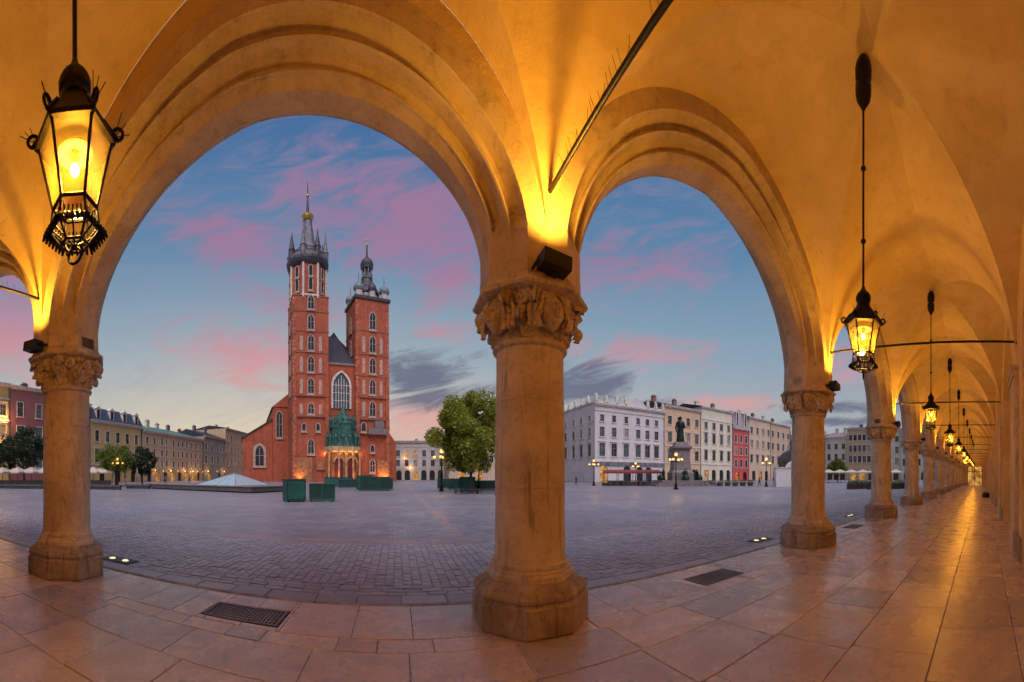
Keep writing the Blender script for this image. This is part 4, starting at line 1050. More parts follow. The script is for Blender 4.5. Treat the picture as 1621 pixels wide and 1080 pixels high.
house('town_house', 'small pink house closing the street beside the church', (-92, 190, 0), R(20), 34, 18, 12, 'wall_mauve', [(12, 1.6, 2.6, '', spread(7, 34)), (7, 1.6, 2.8, '', spread(7, 34))], 'gable', 'roof_tile', roof_h=4, seed=38)
# ---- behind the church, towards the tree
house('town_house', 'pale grey house with arcade and glowing windows right of the church', (-1.5, 152, 0), 0, 21, 15.6, 14, 'wall_white',
      [(9.6, 1.6, 2.6, '', spread(6, 21)), (5.6, 1.6, 2.6, '', spread(6, 21))], 'flat', arches=[(2, 2.2, 4), (5.4, 2.2, 4), (8.8, 2.2, 4), (12.2, 2.2, 4), (15.6, 2.2, 4), (19, 2.2, 4)], lit=(1, 2, 'a2'), strings=(4.7, 13.6), seed=41, chim=1, lamps=((6.6, 4.9, 160), (4.4, 9.0, 120)))
house('town_house', 'plain pale house half hidden by the leafy tree', (19.6, 142, 0), 0, 30, 17, 14, 'wall_beige', [(12, 1.6, 2.6, '', spread(8, 30)), (7, 1.6, 2.6, '', spread(8, 30))], 'gable', 'roof_blue', roof_h=6, seed=42, arches=[(5, 2.4, 4), (12, 2.4, 4), (20, 2.4, 4)], lit=('a0', 'a1'))
# ================================================================== THE BRICK CHURCH
CH = thing('brick_church', 'red brick church with two unequal towers and a green copper porch', 'church', (-27.3, 94.1, 0), .41)
CH.scale = (1, 1, 1.05)
def gothic(w, h, n=8):
    """outline of a pointed opening, foot at z=0"""
    r = w * .95; c = w / 2 - r; zs_ = h - math.sqrt(max(.01, r * r - c * c)); pts = [(-w / 2, 0), (w / 2, 0)]
    a1 = math.acos(-c / r)
    for i in range(n + 1): a = a1 * i / n; pts.append((c + r * math.cos(a), zs_ + r * math.sin(a)))
    for i in range(n - 1, -1, -1): a = a1 * i / n; pts.append((-c - r * math.cos(a), zs_ + r * math.sin(a)))
    return pts
GC = {}
def gothic_window(w, h, b=.24, kind='pointed'):
    key = (w, h, b, kind)
    if key in GC: return GC[key]
    m = MB(); I = gothic(w, h) if kind == 'pointed' else [(-w / 2, 0), (w / 2, 0), (w / 2, h), (-w / 2, h)]
    O = [(x * (w + 2 * b) / w, (z if z == 0 else z + b * (1.0 if z > h * .6 else .3)) - (.35 if z == 0 else 0)) for x, z in I]
    n = len(I)
    m.add([(x, -.22, z) for x, z in I] + [(x, -.22, z) for x, z in O], [(i, n + i, n + (i + 1) % n, (i + 1) % n) for i in range(n)])      # stone face
    m.add([(x, -.22, z) for x, z in O] + [(x, .02, z) for x, z in O], [(i, n + i, n + (i + 1) % n, (i + 1) % n) for i in range(n)])
    m.add([(x, -.22, z) for x, z in I] + [(x, -.03, z) for x, z in I], [((i + 1) % n, n + (i + 1) % n, n + i, i) for i in range(n)])
    m.box(-w / 2 - b - .15, w / 2 + b + .15, -.38, .02, -.62, -.36)
    if w > 1.2: m.box(-.07, .07, -.14, -.05, 0, h * .92).box(-w / 2, w / 2, -.13, -.06, h * .5, h * .5 + .1)
    m.mi = 1
    m.add([(x, -.04, z) for x, z in I], [tuple(range(n))])
    GC[key] = m.mesh('window', ['church_trim', 'window_dark'])
    return GC[key]
niche_c = {}
def niche(h, w=.85):
    if h not in niche_c: niche_c[h] = MB().slabxz([(-w / 2, 0), (w / 2, 0), (w / 2, h - .3), (w / 4, h), (-w / 4, h), (-w / 2, h - .3)], -.10, .02).mesh('blind_niche', 'church_trim')
    return niche_c[h]
def tower(x0, w, H, strings, name):
    m = MB(); m.box(x0, x0 + w, 0, w, -.1, H)
    # stepped corner buttresses
    for cx_, s in ((x0, -1), (x0 + w, 1)):
        for (z1, e) in ((16.4, .55), (27.5, .35)):
            m.box(cx_ - .9 + (s > 0) * 0 - (s > 0) * .0, cx_ + .9, -e, .3, -.1, z1) if False else m.box(min(cx_, cx_ - s * 1.0), max(cx_, cx_ - s * 1.0), -e, .0, -.1 if e > .5 else 16.4, z1)
    t = m.build(name, 'church_brick', CH)
    z = .4; q_ = 0
    while z < H - 1:                       # pale quoins up the free corners
        e = .6 if z < 16 else (.4 if z < 27 else .05); w_ = .9 if q_ % 2 else .55
        for cx_ in ((x0,) if x0 < 5 else (x0, x0 + w)):
            s = 1 if cx_ == x0 else -1; MB().box(min(cx_ - s * .04, cx_ + s * w_), max(cx_ - s * .04, cx_ + s * w_), -e, .9, z, z + .85).build('quoin', 'quoin_stone', t)
        z += 1.05; q_ += 1
    for z in strings: MB().box(x0 - .12, x0 + w + .12, -.12 - (.4 if z < 27 else 0), w + .12, z, z + .22).build('string_course', 'string_stone', t)
    return t
def wins(t, x, lst, w=1.5, face='front', y=-.0, rz=0):
    for z, h, nk in lst:
        o = link('window', gothic_window(w, h), t, (x, y, z - h / 2))
        if nk:
            for s in (-2.55, 2.55): link('blind_niche', niche(round(h * 1.0, 1)), t, (x + s, y, z - h / 2 - .2))
lt = tower(0, 9.7, 47.2, [16.4, 21.6, 27.3, 32.6, 38.0, 43.0, 46.9], 'tall_tower')
wins(lt, 4.9, [(45.4, 3.3, 0), (40.4, 3.6, 0), (35.2, 3.7, 1), (29.8, 3.8, 1), (24.3, 3.8, 1), (18.6, 2.6, 1), (9.0, 3.6, 0)])
for x in (3.0, 6.8): link('window', gothic_window(.9, 1.8), lt, (x, 0, 13.0))
for z, h in ((40.4, 3.4), (35.2, 3.4), (29.8, 3.4), (24.3, 3.4)):
    o = link('window', gothic_window(1.2, h), lt, (-.0, 4.9, z - h / 2), -PI / 2)
MB().box(.9, 5.2, -.62, -.35, .0, 6.2).box(6.3, 9.4, -.5, -.2, 3.0, 5.2).build('tomb_plaque', 'plaque', lt)
# octagonal stage
oc = MB(); cx_, cy_ = 4.85, 4.85; q8 = 4.75 / math.cos(PI / 8)
oc.lathe([(q8, 47.2), (q8, 55.4)], 8, (cx_, cy_), PI / 8)
octo = oc.build('octagon_stage', 'church_brick', CH)
ob = MB()
for i in range(8):
    a = i * PI / 4 + PI / 8
    ob.tube((cx_ + q8 * math.cos(a), cy_ + q8 * math.sin(a), 46.6), (cx_ + q8 * math.cos(a), cy_ + q8 * math.sin(a), 55.4), .32, n=6)
ob.lathe([(q8 + .25, 47.1), (q8 + .25, 47.5)], 8, (cx_, cy_), PI / 8)
ob.build('octagon_ribs', 'limestone', octo)
for i in range(8):
    a = i * PI / 4 - PI / 2
    for zz, hh in ((48.6, 3.0), (52.2, 2.6)):
        o = link('window', gothic_window(.85, hh, .28), octo, (cx_ + 4.76 * math.cos(a), cy_ + 4.76 * math.sin(a), zz), a + PI / 2)
# crown of turrets and the spire
gl = MB()
gl.lathe([(5.1, 55.2), (5.6, 55.8), (5.9, 56.6), (5.9, 57.2)], 16, (cx_, cy_))
gl.build('gallery', 'lead_dark', CH)
g2 = MB(); g2.lathe([(5.6, 57.2), (5.6, 58.2), (4.9, 58.5)], 16, (cx_, cy_)); g2.lathe([(4.6, 58.9), (4.6, 59.6), (3.4, 60.2)], 16, (cx_, cy_)); g2.build('gallery_band', 'lead_grey', CH)
g3 = MB(); g3.lathe([(5.0, 58.3), (5.0, 59.0)], 16, (cx_, cy_)); g3.lathe([(4.0, 59.6), (3.2, 60.8), (2.6, 61.2)], 16, (cx_, cy_)); g3.build('gallery_dark_band', 'lead_dark', CH)
for i in range(8):
    a = i * PI / 4 + PI / 8; r_ = 5.0; X_, Y_ = cx_ + r_ * math.cos(a), cy_ + r_ * math.sin(a); hh = 64.5 + (1.0 if i % 2 else 0)
    p = MB(); p.lathe([(.85, 56.8), (.85, 59.6), (1.0, 59.7), (.75, 60.2), (.30, 62.6), (.05, hh)], 8, (X_, Y_)); p.build('turret', 'lead_grey' if i % 2 else 'lead_dark', CH)
sp_ = MB(); sp_.lathe([(2.75, 60.6), (2.2, 62.5), (1.75, 65), (1.35, 67.5), (1.1, 69.2)], 8, (cx_, cy_), PI / 8); spire = sp_.build('spire', 'lead_grey', CH)
MB().lathe([(1.25, 69.0), (1.6, 69.6), (1.7, 70.2), (1.35, 70.0)], 12, (cx_, cy_)).build('gilded_crown', 'gold', spire)
MB().lathe([(.75, 69.2), (.42, 71.5), (.22, 74.6), (.08, 79.4)], 8, (cx_, cy_)).build('needle', 'lead_dark', spire)
MB().sphere((cx_, cy_, 75.6), .45, 10, 8).build('gilded_ball', 'gold', spire)
# lower tower
rt_ = tower(17.3, 9.7, 48.0, [16.2, 22.0, 27.7, 33.3, 39.6], 'low_tower')
wins(rt_, 22.15, [(42.4, 4.4, 0), (36.2, 4.2, 1), (30.6, 4.0, 1), (25.0, 3.8, 1), (19.2, 3.8, 1)], 1.6)
for z, h in ((42.4, 4.0), (36.2, 3.8), (30.6, 3.6)):
    link('window', gothic_window(1.2, h), rt_, (17.3, 4.9, z - h / 2), -PI / 2)
link('window', gothic_window(1.0, 1.8), rt_, (22.0, -.3, 7.9)); link('window', gothic_window(1.2, 2.2), rt_, (19.4, -.4, 13.2)); link('window', gothic_window(1.3, 3.2), rt_, (22.0, -.3, 2.6))
MB().box(20.6, 26.0, -1.5, -.0, 12.4, 12.8).box(20.6, 26.0, -1.5, -1.35, 12.8, 13.9).box(22.6, 25.2, -.9, 0, 14.0, 16.0).build('stone_balcony', 'granite', rt_)
MB().box(23.3, 26.6, -.75, -.36, .0, 5.6).build('side_niche', 'plaque', rt_)
cx2, cy2 = 22.15, 4.85
hb = MB(); hb.box(16.9, 27.4, -.4, 10.1, 47.9, 48.7); hb.build('helm_cornice', 'lead_dark', CH)
hm_ = MB(); hm_.lathe([(3.6, 48.7), (3.5, 50.2), (3.1, 51.2)], 8, (cx2, cy2), PI / 8); hm_.lathe([(1.9, 51), (1.9, 53.0)], 8, (cx2, cy2), PI / 8); helm = hm_.build('helm', 'wall_white', CH)
MB().lathe([(3.6, 51.0), (3.3, 52.2), (2.4, 53.2), (1.8, 54.6), (1.5, 55.6)], 16, (cx2, cy2)).lathe([(1.8, 58.8), (1.95, 59.6), (1.6, 60.6), (.8, 61.3), (.28, 62), (.2, 65)], 14, (cx2, cy2)).build('helm_dome', 'lead_dark', helm)
ln_ = MB()
for i in range(8): a = i * PI / 4; ln_.tube((cx2 + 1.3 * math.cos(a), cy2 + 1.3 * math.sin(a), 55.4), (cx2 + 1.3 * math.cos(a), cy2 + 1.3 * math.sin(a), 58.7), .22, n=6)
ln_.lathe([(1.7, 55.5), (1.7, 55.9)], 12, (cx2, cy2)); ln_.lathe([(1.7, 58.4), (1.9, 58.8)], 12, (cx2, cy2)); ln_.lathe([(.7, 55.6), (.7, 58.6)], 8, (cx2, cy2)); ln_.build('helm_lantern', 'lead_grey', helm)
MB().sphere((cx2, cy2, 65.2), .3, 8, 6).box(cx2 - .5, cx2 + .5, cy2 - .06, cy2 + .06, 66.2, 66.4).box(cx2 - .06, cx2 + .06, cy2 - .06, cy2 + .06, 65.2, 67).build('cross', 'gold', helm)
for (sx_, sy_) in ((18.4, .8), (25.9, .8), (18.4, 8.9), (25.9, 8.9), (22.15, .3)):
    f_ = .8 if sx_ == 22.15 else 1
    tr_ = MB(); tr_.lathe([(1.15 * f_, 48.6), (1.15 * f_, 50.4)], 8, (sx_, sy_)); o = tr_.build('corner_turret', 'wall_white', CH)
    MB().lathe([(1.35 * f_, 50.3), (1.55 * f_, 50.9), (1.3 * f_, 51.7), (.6, 52.3), (.16, 52.9), (.08, 55.0)], 12, (sx_, sy_)).build('turret_cap', 'copper_dome' if f_ == 1 else 'lead_dark', o)
# nave between and behind the towers
nv = MB(); nv.box(9.7, 17.3, 1.2, 9.0, -.1, 30.6); nv.box(2.5, 24.5, 9.7, 62, -.1, 27); nv.build('nave_wall', 'church_brick', CH)
MB().box(9.7, 17.3, .9, 1.2, 30.3, 30.9).build('nave_cornice', 'granite', CH)
rf = MB(); rf.add([(9.7, 1.0, 30.9), (17.3, 1.0, 30.9), (9.7, 9.5, 40.6), (14.2, 9.5, 40.6), (17.3, 9.5, 38)], [(0, 1, 4, 3, 2)])
rf.add([(2.0, 9.7, 27), (2.0, 62, 27), (13.5, 62, 42), (13.5, 9.7, 42)], [(0, 1, 2, 3)]); rf.add([(25, 9.7, 27), (25, 62, 27), (13.5, 62, 42), (13.5, 9.7, 42)], [(3, 2, 1, 0)])
rf.add([(2.0, 9.72, 27), (25, 9.72, 27), (13.5, 9.72, 42)], [(0, 1, 2)])
rf.build('nave_roof', 'roof_slate', CH)
MB().slabxz([(9.0, 34), (11.8, 36), (11.0, 39), (9.7, 42.3), (8.8, 43.2), (7.5, 41)], 9.2, 9.6).build('nave_gable', 'church_brick', CH)
bw = MB(); I = gothic(4.6, 9.4, 12); O = [(x * 1.22, (z if z == 0 else z + .5)) for x, z in I]; n = len(I)
bw.add([(x, .85, z) for x, z in I] + [(x, .85, z) for x, z in O], [(i, n + i, n + (i + 1) % n, (i + 1) % n) for i in range(n)])
bw.add([(x, .85, z) for x, z in O] + [(x, 1.25, z) for x, z in O], [(i, n + i, n + (i + 1) % n, (i + 1) % n) for i in range(n)])
for q in (-1.5, -.75, 0, .75, 1.5): bw.box(q - .08, q + .08, .98, 1.1, 0, 8.6 - abs(q) * 1.2)
for z in (2, 4, 6): bw.box(-2.3, 2.3, .99, 1.09, z, z + .12)
big = bw.build('great_window', 'limestone', CH, loc=(13.5, 0, 19.0))
MB().add([(x, 1.12, z) for x, z in I], [tuple(range(n))]).build('pane', 'glass_blue', big)
# porch
PX = 13.5
pf = [(-5.3, .9), (-4.4, -2.6), (-1.9, -4.4), (1.9, -4.4), (4.4, -2.6), (5.3, .9)]
pb = MB(); pb.prism([(PX + x, y) for x, y in pf], 8.0, 8.9); pb.prism([(PX + x * .96, y * .96) for x, y in pf], 7.4, 8.0)
porch = pb.build('porch', 'porch_stone', CH)
pcx = MB(); pcx.prism([(PX + x * .80, y * .74 + .1) for x, y in pf], 0, 7.5); pcx.build('porch_core', 'plaque', porch)
for (x, y) in ((-4.7, .2), (-4.2, -2.3), (-1.9, -4.0), (0, -4.1), (1.9, -4.0), (4.2, -2.3), (4.7, .2)):
    c_ = MB(); c_.lathe([(.42, 0), (.42, .5), (.30, .6), (.27, 6.6), (.4, 6.9), (.42, 7.4)], 10, (PX + x, y)); c_.build('porch_column', 'porch_stone', porch, 40)
for x in (-1.75, 1.75):
    d_ = MB(); d_.slabxz([(PX + x - 1.1, 0), (PX + x + 1.1, 0), (PX + x + 1.1, 5.0)] + [(PX + x + 1.1 * math.cos(PI * i / 8), 5.0 + 1.0 * math.sin(PI * i / 8)) for i in range(1, 8)] + [(PX + x - 1.1, 5.0)], -3.3, -3.0)
    d_.build('porch_door', 'church_door', porch)
    a_ = MB(); n = 12
    A = [(PX + x + 1.15 * math.cos(PI * i / n), 5.0 + 1.05 * math.sin(PI * i / n)) for i in range(n + 1)]; B_ = [(PX + x + 1.55 * math.cos(PI * i / n), 5.0 + 1.5 * math.sin(PI * i / n)) for i in range(n + 1)]
    a_.add([(p[0], -3.5, p[1]) for p in A] + [(p[0], -3.5, p[1]) for p in B_], [(i, i + 1, n + 2 + i, n + 1 + i) for i in range(n)]); a_.add([(p[0], -3.5, p[1]) for p in B_] + [(p[0], -3.0, p[1]) for p in B_], [(i, i + 1, n + 2 + i, n + 1 + i) for i in range(n)])
    a_.build('porch_arch', 'porch_stone', porch)
pr = MB(); pr.lathe([(4.2, 8.9), (3.9, 9.5), (3.5, 11.4), (3.3, 14.2), (3.5, 14.8), (2.6, 15.8), (1.9, 16.6), (1.1, 17.3), (.6, 18.4), (.12, 19.6)], 8, (PX, -.6), PI / 8); pr.build('porch_roof', 'copper_green', porch)
for i in range(8):
    a = PI + i * PI / 7
    for r_, z0, z1, s_ in ((4.3, 8.9, 13.0, .42), (3.4, 13.5, 17.2, .34)):
        p = MB(); x_, y_ = PX + r_ * math.cos(a), -.6 + r_ * math.sin(a) * .85; p.lathe([(s_, z0), (s_, z0 + (z1 - z0) * .55), (s_ * 1.3, z0 + (z1 - z0) * .58), (s_ * .6, z0 + (z1 - z0) * .72), (.05, z1)], 6, (x_, y_)); p.build('porch_pinnacle', 'copper_green', porch)
# aisle, chapels and the stub of wall on the far side
ch_ = MB(); ch_.box(-4.4, 2.5, 9.8, 50, -.1, 20.5); ch_.build('aisle_wall', 'church_brick', CH)
MB().add([(-4.8, 9.6, 20.4), (-4.8, 50, 20.4), (2.5, 50, 26), (2.5, 9.6, 26)], [(0, 1, 2, 3)]).add([(-4.8, 9.6, 20.4), (2.5, 9.6, 20.4), (2.5, 9.6, 26)], [(0, 1, 2)]).build('aisle_roof', 'church_brick', CH)
o = link('window', gothic_window(1.6, 7.0), CH, (-2.6, 9.8, 12.2)); 
c2 = MB(); c2.slabxz([(-13.2, -.1), (-4.4, -.1), (-4.4, 17.2), (-13.2, 12.2)], 11.5, 30); c2.build('chapel_wall', 'church_brick', CH)
MB().add([(-13.6, 11.2, 12.1), (-13.6, 30, 12.1), (-4.2, 30, 17.6), (-4.2, 11.2, 17.6)], [(0, 1, 2, 3)]).slabxz([(-13.6, 11.8), (-4.3, 17.2), (-4.3, 17.6), (-13.6, 12.2)], 11.2, 11.6).build('chapel_roof', 'lead_dark', CH)
o = link('window', gothic_window(2.4, 5.6, .7), CH, (-8.2, 11.5, 4.4))
st_ = MB(); st_.slabxz([(27.0, -.1), (30.2, -.1), (30.2, 10.5), (27.0, 14.5)], 2.0, 14); st_.build('stair_wall', 'church_brick', CH)
# warm floodlights at the foot of the west front
for (x, y, e) in ((1.8, -1.6, 420), (10.4, -5.2, 260), (16.6, -5.2, 260), (25.6, -1.8, 560), (23.6, -2.4, 300)):
    f_ = MB(); f_.box(x - .3, x + .3, y - .2, y + .2, -.05, .35); f_.mi = 1; f_.box(x - .25, x + .25, y - .1, y + .201, .351, .40); fo_ = f_.build('floodlight_box', ['black_box', 'church_flood'], CH)
    light('church_lamp', 'SPOT', (x, y - .1, .6), e * 1.5, (1.0, .36, .06), CH, spot_size=R(120), spot_blend=.8, shadow_soft_size=.3).rotation_euler = Vector((0, -.55, -1)).to_track_quat('Z', 'Y').to_euler()
for (x, y, tx, ty, tz, e) in ((22.0, -16, 22, 0, 40, 5200), (6.0, -18, 5, 0, 30, 3000)):        # added spots without fixtures, standing in for the facade floodlighting
    l = light('church_wash', 'SPOT', (x, y, 6), e * 1.3, (1.0, .30, .08), CH, spot_size=R(60), spot_blend=1.0, shadow_soft_size=.5)
    l.rotation_euler = (Vector((x, y, 6)) - Vector((tx, ty, tz))).to_track_quat('Z', 'Y').to_euler()
for i in range(8):
    a = PI + i * PI / 7
    light('porch_lamp', 'POINT', (PX + 4.9 * math.cos(a), -.6 + 4.6 * math.sin(a) * .9, 7.2), 75, (1.0, .46, .08), CH, shadow_soft_size=.15)
# ================================================================== THINGS ON THE SQUARE
def at(px, dist):
    t = (px - 629.6) / F
    return dist * math.sin(t), dist * math.cos(t)

# ---- monument: figure in a cloak on a stepped pedestal, smaller seated figures round it
mx, my = at(1077, 63)
M_ = thing('monument', 'dark bronze cloaked statue on a tall granite pedestal with seated figures', 'monument', (mx, my, ZG), -.5)
s = MB()
for i, (r_, z0, z1) in enumerate(((5.2, 0, .3), (4.6, .3, .6), (4.0, .6, .9))): s.box(-r_, r_, -r_, r_, z0, z1)
s.build('steps', 'granite', M_)
p = MB(); p.lathe([(2.6, .9), (2.6, 2.2), (2.3, 2.4), (2.1, 2.6), (1.75, 5.8), (1.9, 6.0), (2.3, 6.2), (2.35, 6.5), (1.6, 6.7), (1.4, 7.3)], 4, rot=PI / 4); p.build('pedestal', 'granite', M_)
def figure(mb, h, seated=False, rad=1.0):
    k = h
    mb.lathe([(.155 * k * rad, 0), (.165 * k * rad, .04 * k), (.14 * k * rad, .25 * k), (.125 * k * rad, .45 * k), (.13 * k * rad, .60 * k), (.145 * k * rad, .72 * k), (.13 * k * rad, .79 * k), (.06 * k, .835 * k), (.045 * k, .87 * k), (.055 * k, .885 * k), (.068 * k, .93 * k), (.058 * k, .975 * k), (.02 * k, 1.0 * k)], 16, sy=.8)
    mb.tube((.12 * k * rad, 0, .77 * k), (.17 * k * rad, -.03 * k, .56 * k), .045 * k, .036 * k, 8); mb.tube((.17 * k * rad, -.03 * k, .56 * k), (.06 * k, -.14 * k, .62 * k), .036 * k, .026 * k, 8)
    mb.tube((-.12 * k * rad, 0, .77 * k), (-.18 * k * rad, .0, .56 * k), .045 * k, .036 * k, 8); mb.tube((-.18 * k * rad, 0, .56 * k), (-.17 * k * rad, -.05 * k, .40 * k), .036 * k, .026 * k, 8)
f = MB(); figure(f, 4.4); f.v = [(x, y, z + 7.3) for x, y, z in f.v]; f.build('statue', 'bronze', M_, 50)
for i in range(4):
    a = i * PI / 2 + PI / 4 * 0
    g_ = MB(); figure(g_, 1.9, rad=1.4); g_.lathe([(.62, 0), (.66, .4), (.5, .75), (.25, 1.0)], 10, (0, -.35)); o = g_.build('seated_figure', 'bronze', M_, 50)
    o.location = (2.95 * math.cos(a), 2.95 * math.sin(a), .9); o.rotation_euler = (0, 0, a + PI / 2)

# ---- small domed church
dx, dy = at(1259, 58)
D_ = thing('domed_church', 'little white church with a dark dome beside the second big column', 'church', (dx, dy, ZG), -.95)
D_.scale = (.78, .78, .82)
b = MB(); b.box(-4, 4, -2.4, 5, 0, 3.4); b.build('wall', 'white_paint', D_)
b = MB(); n = 14; b.slabxz([(-2.2, 3.4), (2.2, 3.4)] + [(2.2 * math.cos(PI * i / n), 3.4 + 1.5 * math.sin(PI * i / n)) for i in range(1, n)], -2.4, -2.0); b.build('gable', 'white_paint', D_)
MB().lathe([(.45, 0), (.45, .1)], 16).build('round_window', 'window_dark', D_).matrix_local = Matrix.Translation((-.6, -2.42, 2.2)) @ Matrix.Rotation(PI / 2, 4, 'X')
MB().lathe([(3.3, 3.4), (3.3, 4.5), (3.5, 4.7), (3.2, 5.6), (2.4, 6.4), (1.2, 7.0)], 20, (0, 1.4)).build('dome', 'lead_dark', D_, 50)
MB().lathe([(1.0, 6.9), (1.0, 8.0), (1.2, 8.2), (1.0, 8.8), (.3, 9.3), (.1, 9.9)], 12, (0, 1.4)).build('dome_lantern', 'lead_grey', D_, 50)
MB().box(-4.1, 4.1, -2.5, 5.1, 3.4, 3.6).build('cornice', 'limestone', D_)

# ---- street lamps with globes
def lamp_post(H=4.15, arms=4):
    t = thing('street_lamp', 'x', 'street lamp', (0, 0, 0), group='globe lamps on the square')
    p = MB(); p.lathe([(.28, 0), (.28, .15), (.2, .2), (.16, .55), (.18, .6), (.09, .75), (.07, 1.6), (.085, 1.65), (.06, 1.7), (.05, H - .55), (.07, H - .5), (.05, H - .4), (.09, H - .2)], 12); p.build('post', 'iron', t, 40)
    for i in range(arms):
        a = i * 2 * PI / arms + .4; q = MB(); c, s_ = math.cos(a), math.sin(a)
        q.path([(0, 0, H - .75), (.3 * c, .3 * s_, H - 1.0), (.66 * c, .66 * s_, H - .95), (.76 * c, .76 * s_, H - .75)], .025, 6); am = q.build('arm', 'iron', t)
        MB().sphere((.76 * c, .76 * s_, H - .60), .15, 12, 8).build('globe', 'globe', am, 60)
        MB().lathe([(.09, 0), (.07, .06), (.02, .12)], 8, (.76 * c, .76 * s_)).build('finial', 'iron', am).location = (0, 0, H - .48)
    MB().sphere((0, 0, H), .20, 12, 8).build('globe', 'globe', t, 60)
    light('street_lamp_light', 'POINT', (0, 0, H - .2), 110, (1.0, .60, .24), t, shadow_soft_size=.4)
    return t
lp = lamp_post()
spots = [(1070, 44, 'five-globe street lamp standing before the monument'), (940, 62, 'street lamp at the corner of the white palace'), (1213, 56, 'five-globe street lamp beside the little domed church'),
         (1006, 74, 'small street lamp by the red awning before the palace'), (186, 56, 'street lamp among the café trees left of the fountain'), (699, 38.5, 'street lamp seen through the near edge of the leafy tree'), (758, 39, 'street lamp seen through the middle of the leafy tree')]
for i, (px, d, lab) in enumerate(spots):
    x, y = at(px, d)
    if i == 0: lp.location = (x, y, ZG); lp['label'] = lab
    else: copy_tree(lp, (x, y, ZG), i * .5, lab)

# ---- green planters and stall boxes
def planter(px, d, w, dpt, h, rz, label, n=2, dark=False):
    x, y = at(px, d)
    t = thing('green_box', label, 'planter box', (x, y, ZG), rz, group='green boxes on the square')
    m = 'planter_dark' if dark else 'planter_green'
    MB().box(-w / 2, w / 2, 0, dpt, .10, h).build('body', m, t)
    tr = MB(); tr.box(-w / 2 - .03, w / 2 + .03, -.03, dpt + .03, h, h + .06); tr.box(-w / 2 - .02, w / 2 + .02, -.025, 0, .08, .18)
    for i in range(n + 1): xx = -w / 2 + w * i / n; tr.box(xx - .03, xx + .03, -.022, 0, .18, h)
    tr.build('rim', 'planter_dark' if not dark else 'planter_green', t)
    for sx in (-1, 1):
        for yy in (.1, dpt - .1): MB().box(sx * (w / 2 - .1) - .05, sx * (w / 2 - .1) + .05, yy - .05, yy + .05, 0, .10).build('foot', 'iron', t)
    return t
planter(469, 22.6, 1.15, 1.15, 1.33, .55, 'tall green box nearest the church steps', 1)
planter(510, 22.9, 1.55, .7, 1.06, .20, 'lower dark green box beside the tall one', 2, True)
planter(536, 55, 4.2, 1.0, 1.35, .1, 'far green box before the church porch', 3)
planter(556, 50, 3.4, 1.0, 1.1, .1, 'low dark green box before the church porch', 2, True)
planter(593, 40, 3.3, 1.2, 1.45, .15, 'long green box group right of the church porch', 3, True)
planter(577, 44, 1.6, 1.2, 1.6, .25, 'tall green box between the porch boxes', 1)
planter(612, 44, 1.5, 1.0, 1.3, .25, 'square dark green box at the end of the porch boxes', 1, True)
planter(706, 47, 2.0, 1.0, 1.2, 0, 'first green box in the row under the tree', 1, True)
planter(722, 44, 1.6, 1.0, 1.25, 0, 'second green box in the row under the tree', 2, True)
planter(740, 37, 1.5, 1.1, 1.45, -.2, 'tall green box beside the tree trunk', 1)
planter(772, 39, 2.6, 1.0, 1.05, -.2, 'dark green box right of the tree trunk', 2, True)
planter(806, 40, 2.6, 1.0, 1.05, -.2, 'dark green box mostly behind the thickest column', 2, True)

# ---- trees
def tree(name, label, loc, H, trunk_h, rx, rz_, mat, n, leaf=.16, seed=0, cz=None, group=None):
    rr = random.Random(seed)
    t = thing(name, label, 'tree', loc, 0, group)
    tk = MB(); tk.tube((0, 0, 0), (.05, 0, trunk_h), .05 * H * .35 + .05, .1, 10)
    cz = cz or (trunk_h + H) / 2 + .2
    clumps = []
    for i in range(78):
        while True:
            v = Vector((rr.uniform(-1, 1), rr.uniform(-1, 1), rr.uniform(-1, 1)))
            if .25 < v.length < 1: break
        hgt = 1 - .35 * max(0, v.z)
        c = Vector((v.x * rx * hgt, v.y * rx * hgt, cz + v.z * rz_))
        clumps.append((c, rr.uniform(.12, .25) * rx * 1.15))
        if i < 14: tk.tube((.03, 0, trunk_h * rr.uniform(.7, 1.0)), c, .07, .015, 6, False)
    tk.build('trunk', 'trunk', t)
    mb = MB(); tint = []
    for i in range(n):
        c, r_ = clumps[rr.randrange(len(clumps))]
        d = Vector((rr.gauss(0, 1), rr.gauss(0, 1), rr.gauss(0, 1))).normalized() * (r_ * rr.random() ** .4)
        p = c + d; a = Vector((rr.uniform(-1, 1), rr.uniform(-1, 1), rr.uniform(-.6, .6))).normalized(); b_ = a.cross(Vector((rr.uniform(-1, 1), rr.uniform(-1, 1), rr.uniform(-1, 1)))).normalized()
        s_ = leaf * rr.uniform(.6, 1.3)
        mb.add([p - a * s_ * .6, p + b_ * s_ * .4, p + a * s_ * .7, p - b_ * s_ * .4], [(0, 1, 2, 3)]); tint.append(rr.random() ** .7)
    mb.build('crown', mat, t, tint=tint)
    return t
x, y = at(745, 35.5); tree('leafy_tree', 'round leafy yellow-green tree between the church and the thickest column', (x, y, ZG), 9.9, 2.2, 3.9, 3.9, 'leaf_yellow', 42000, .19, 3, 5.7)
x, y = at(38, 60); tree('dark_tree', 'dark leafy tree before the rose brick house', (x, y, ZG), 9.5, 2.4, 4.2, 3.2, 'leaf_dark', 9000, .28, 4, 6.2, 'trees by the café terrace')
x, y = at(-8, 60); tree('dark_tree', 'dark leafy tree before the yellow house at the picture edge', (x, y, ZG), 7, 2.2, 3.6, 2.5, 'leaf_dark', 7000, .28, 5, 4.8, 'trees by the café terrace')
x, y = at(183, 58); tree('leafy_tree', 'lamp-lit yellow-green tree before the mansard house', (x, y, ZG), 6.6, 2.0, 3.0, 2.0, 'leaf_mid', 9000, .22, 6, 4.4, 'trees by the café terrace')
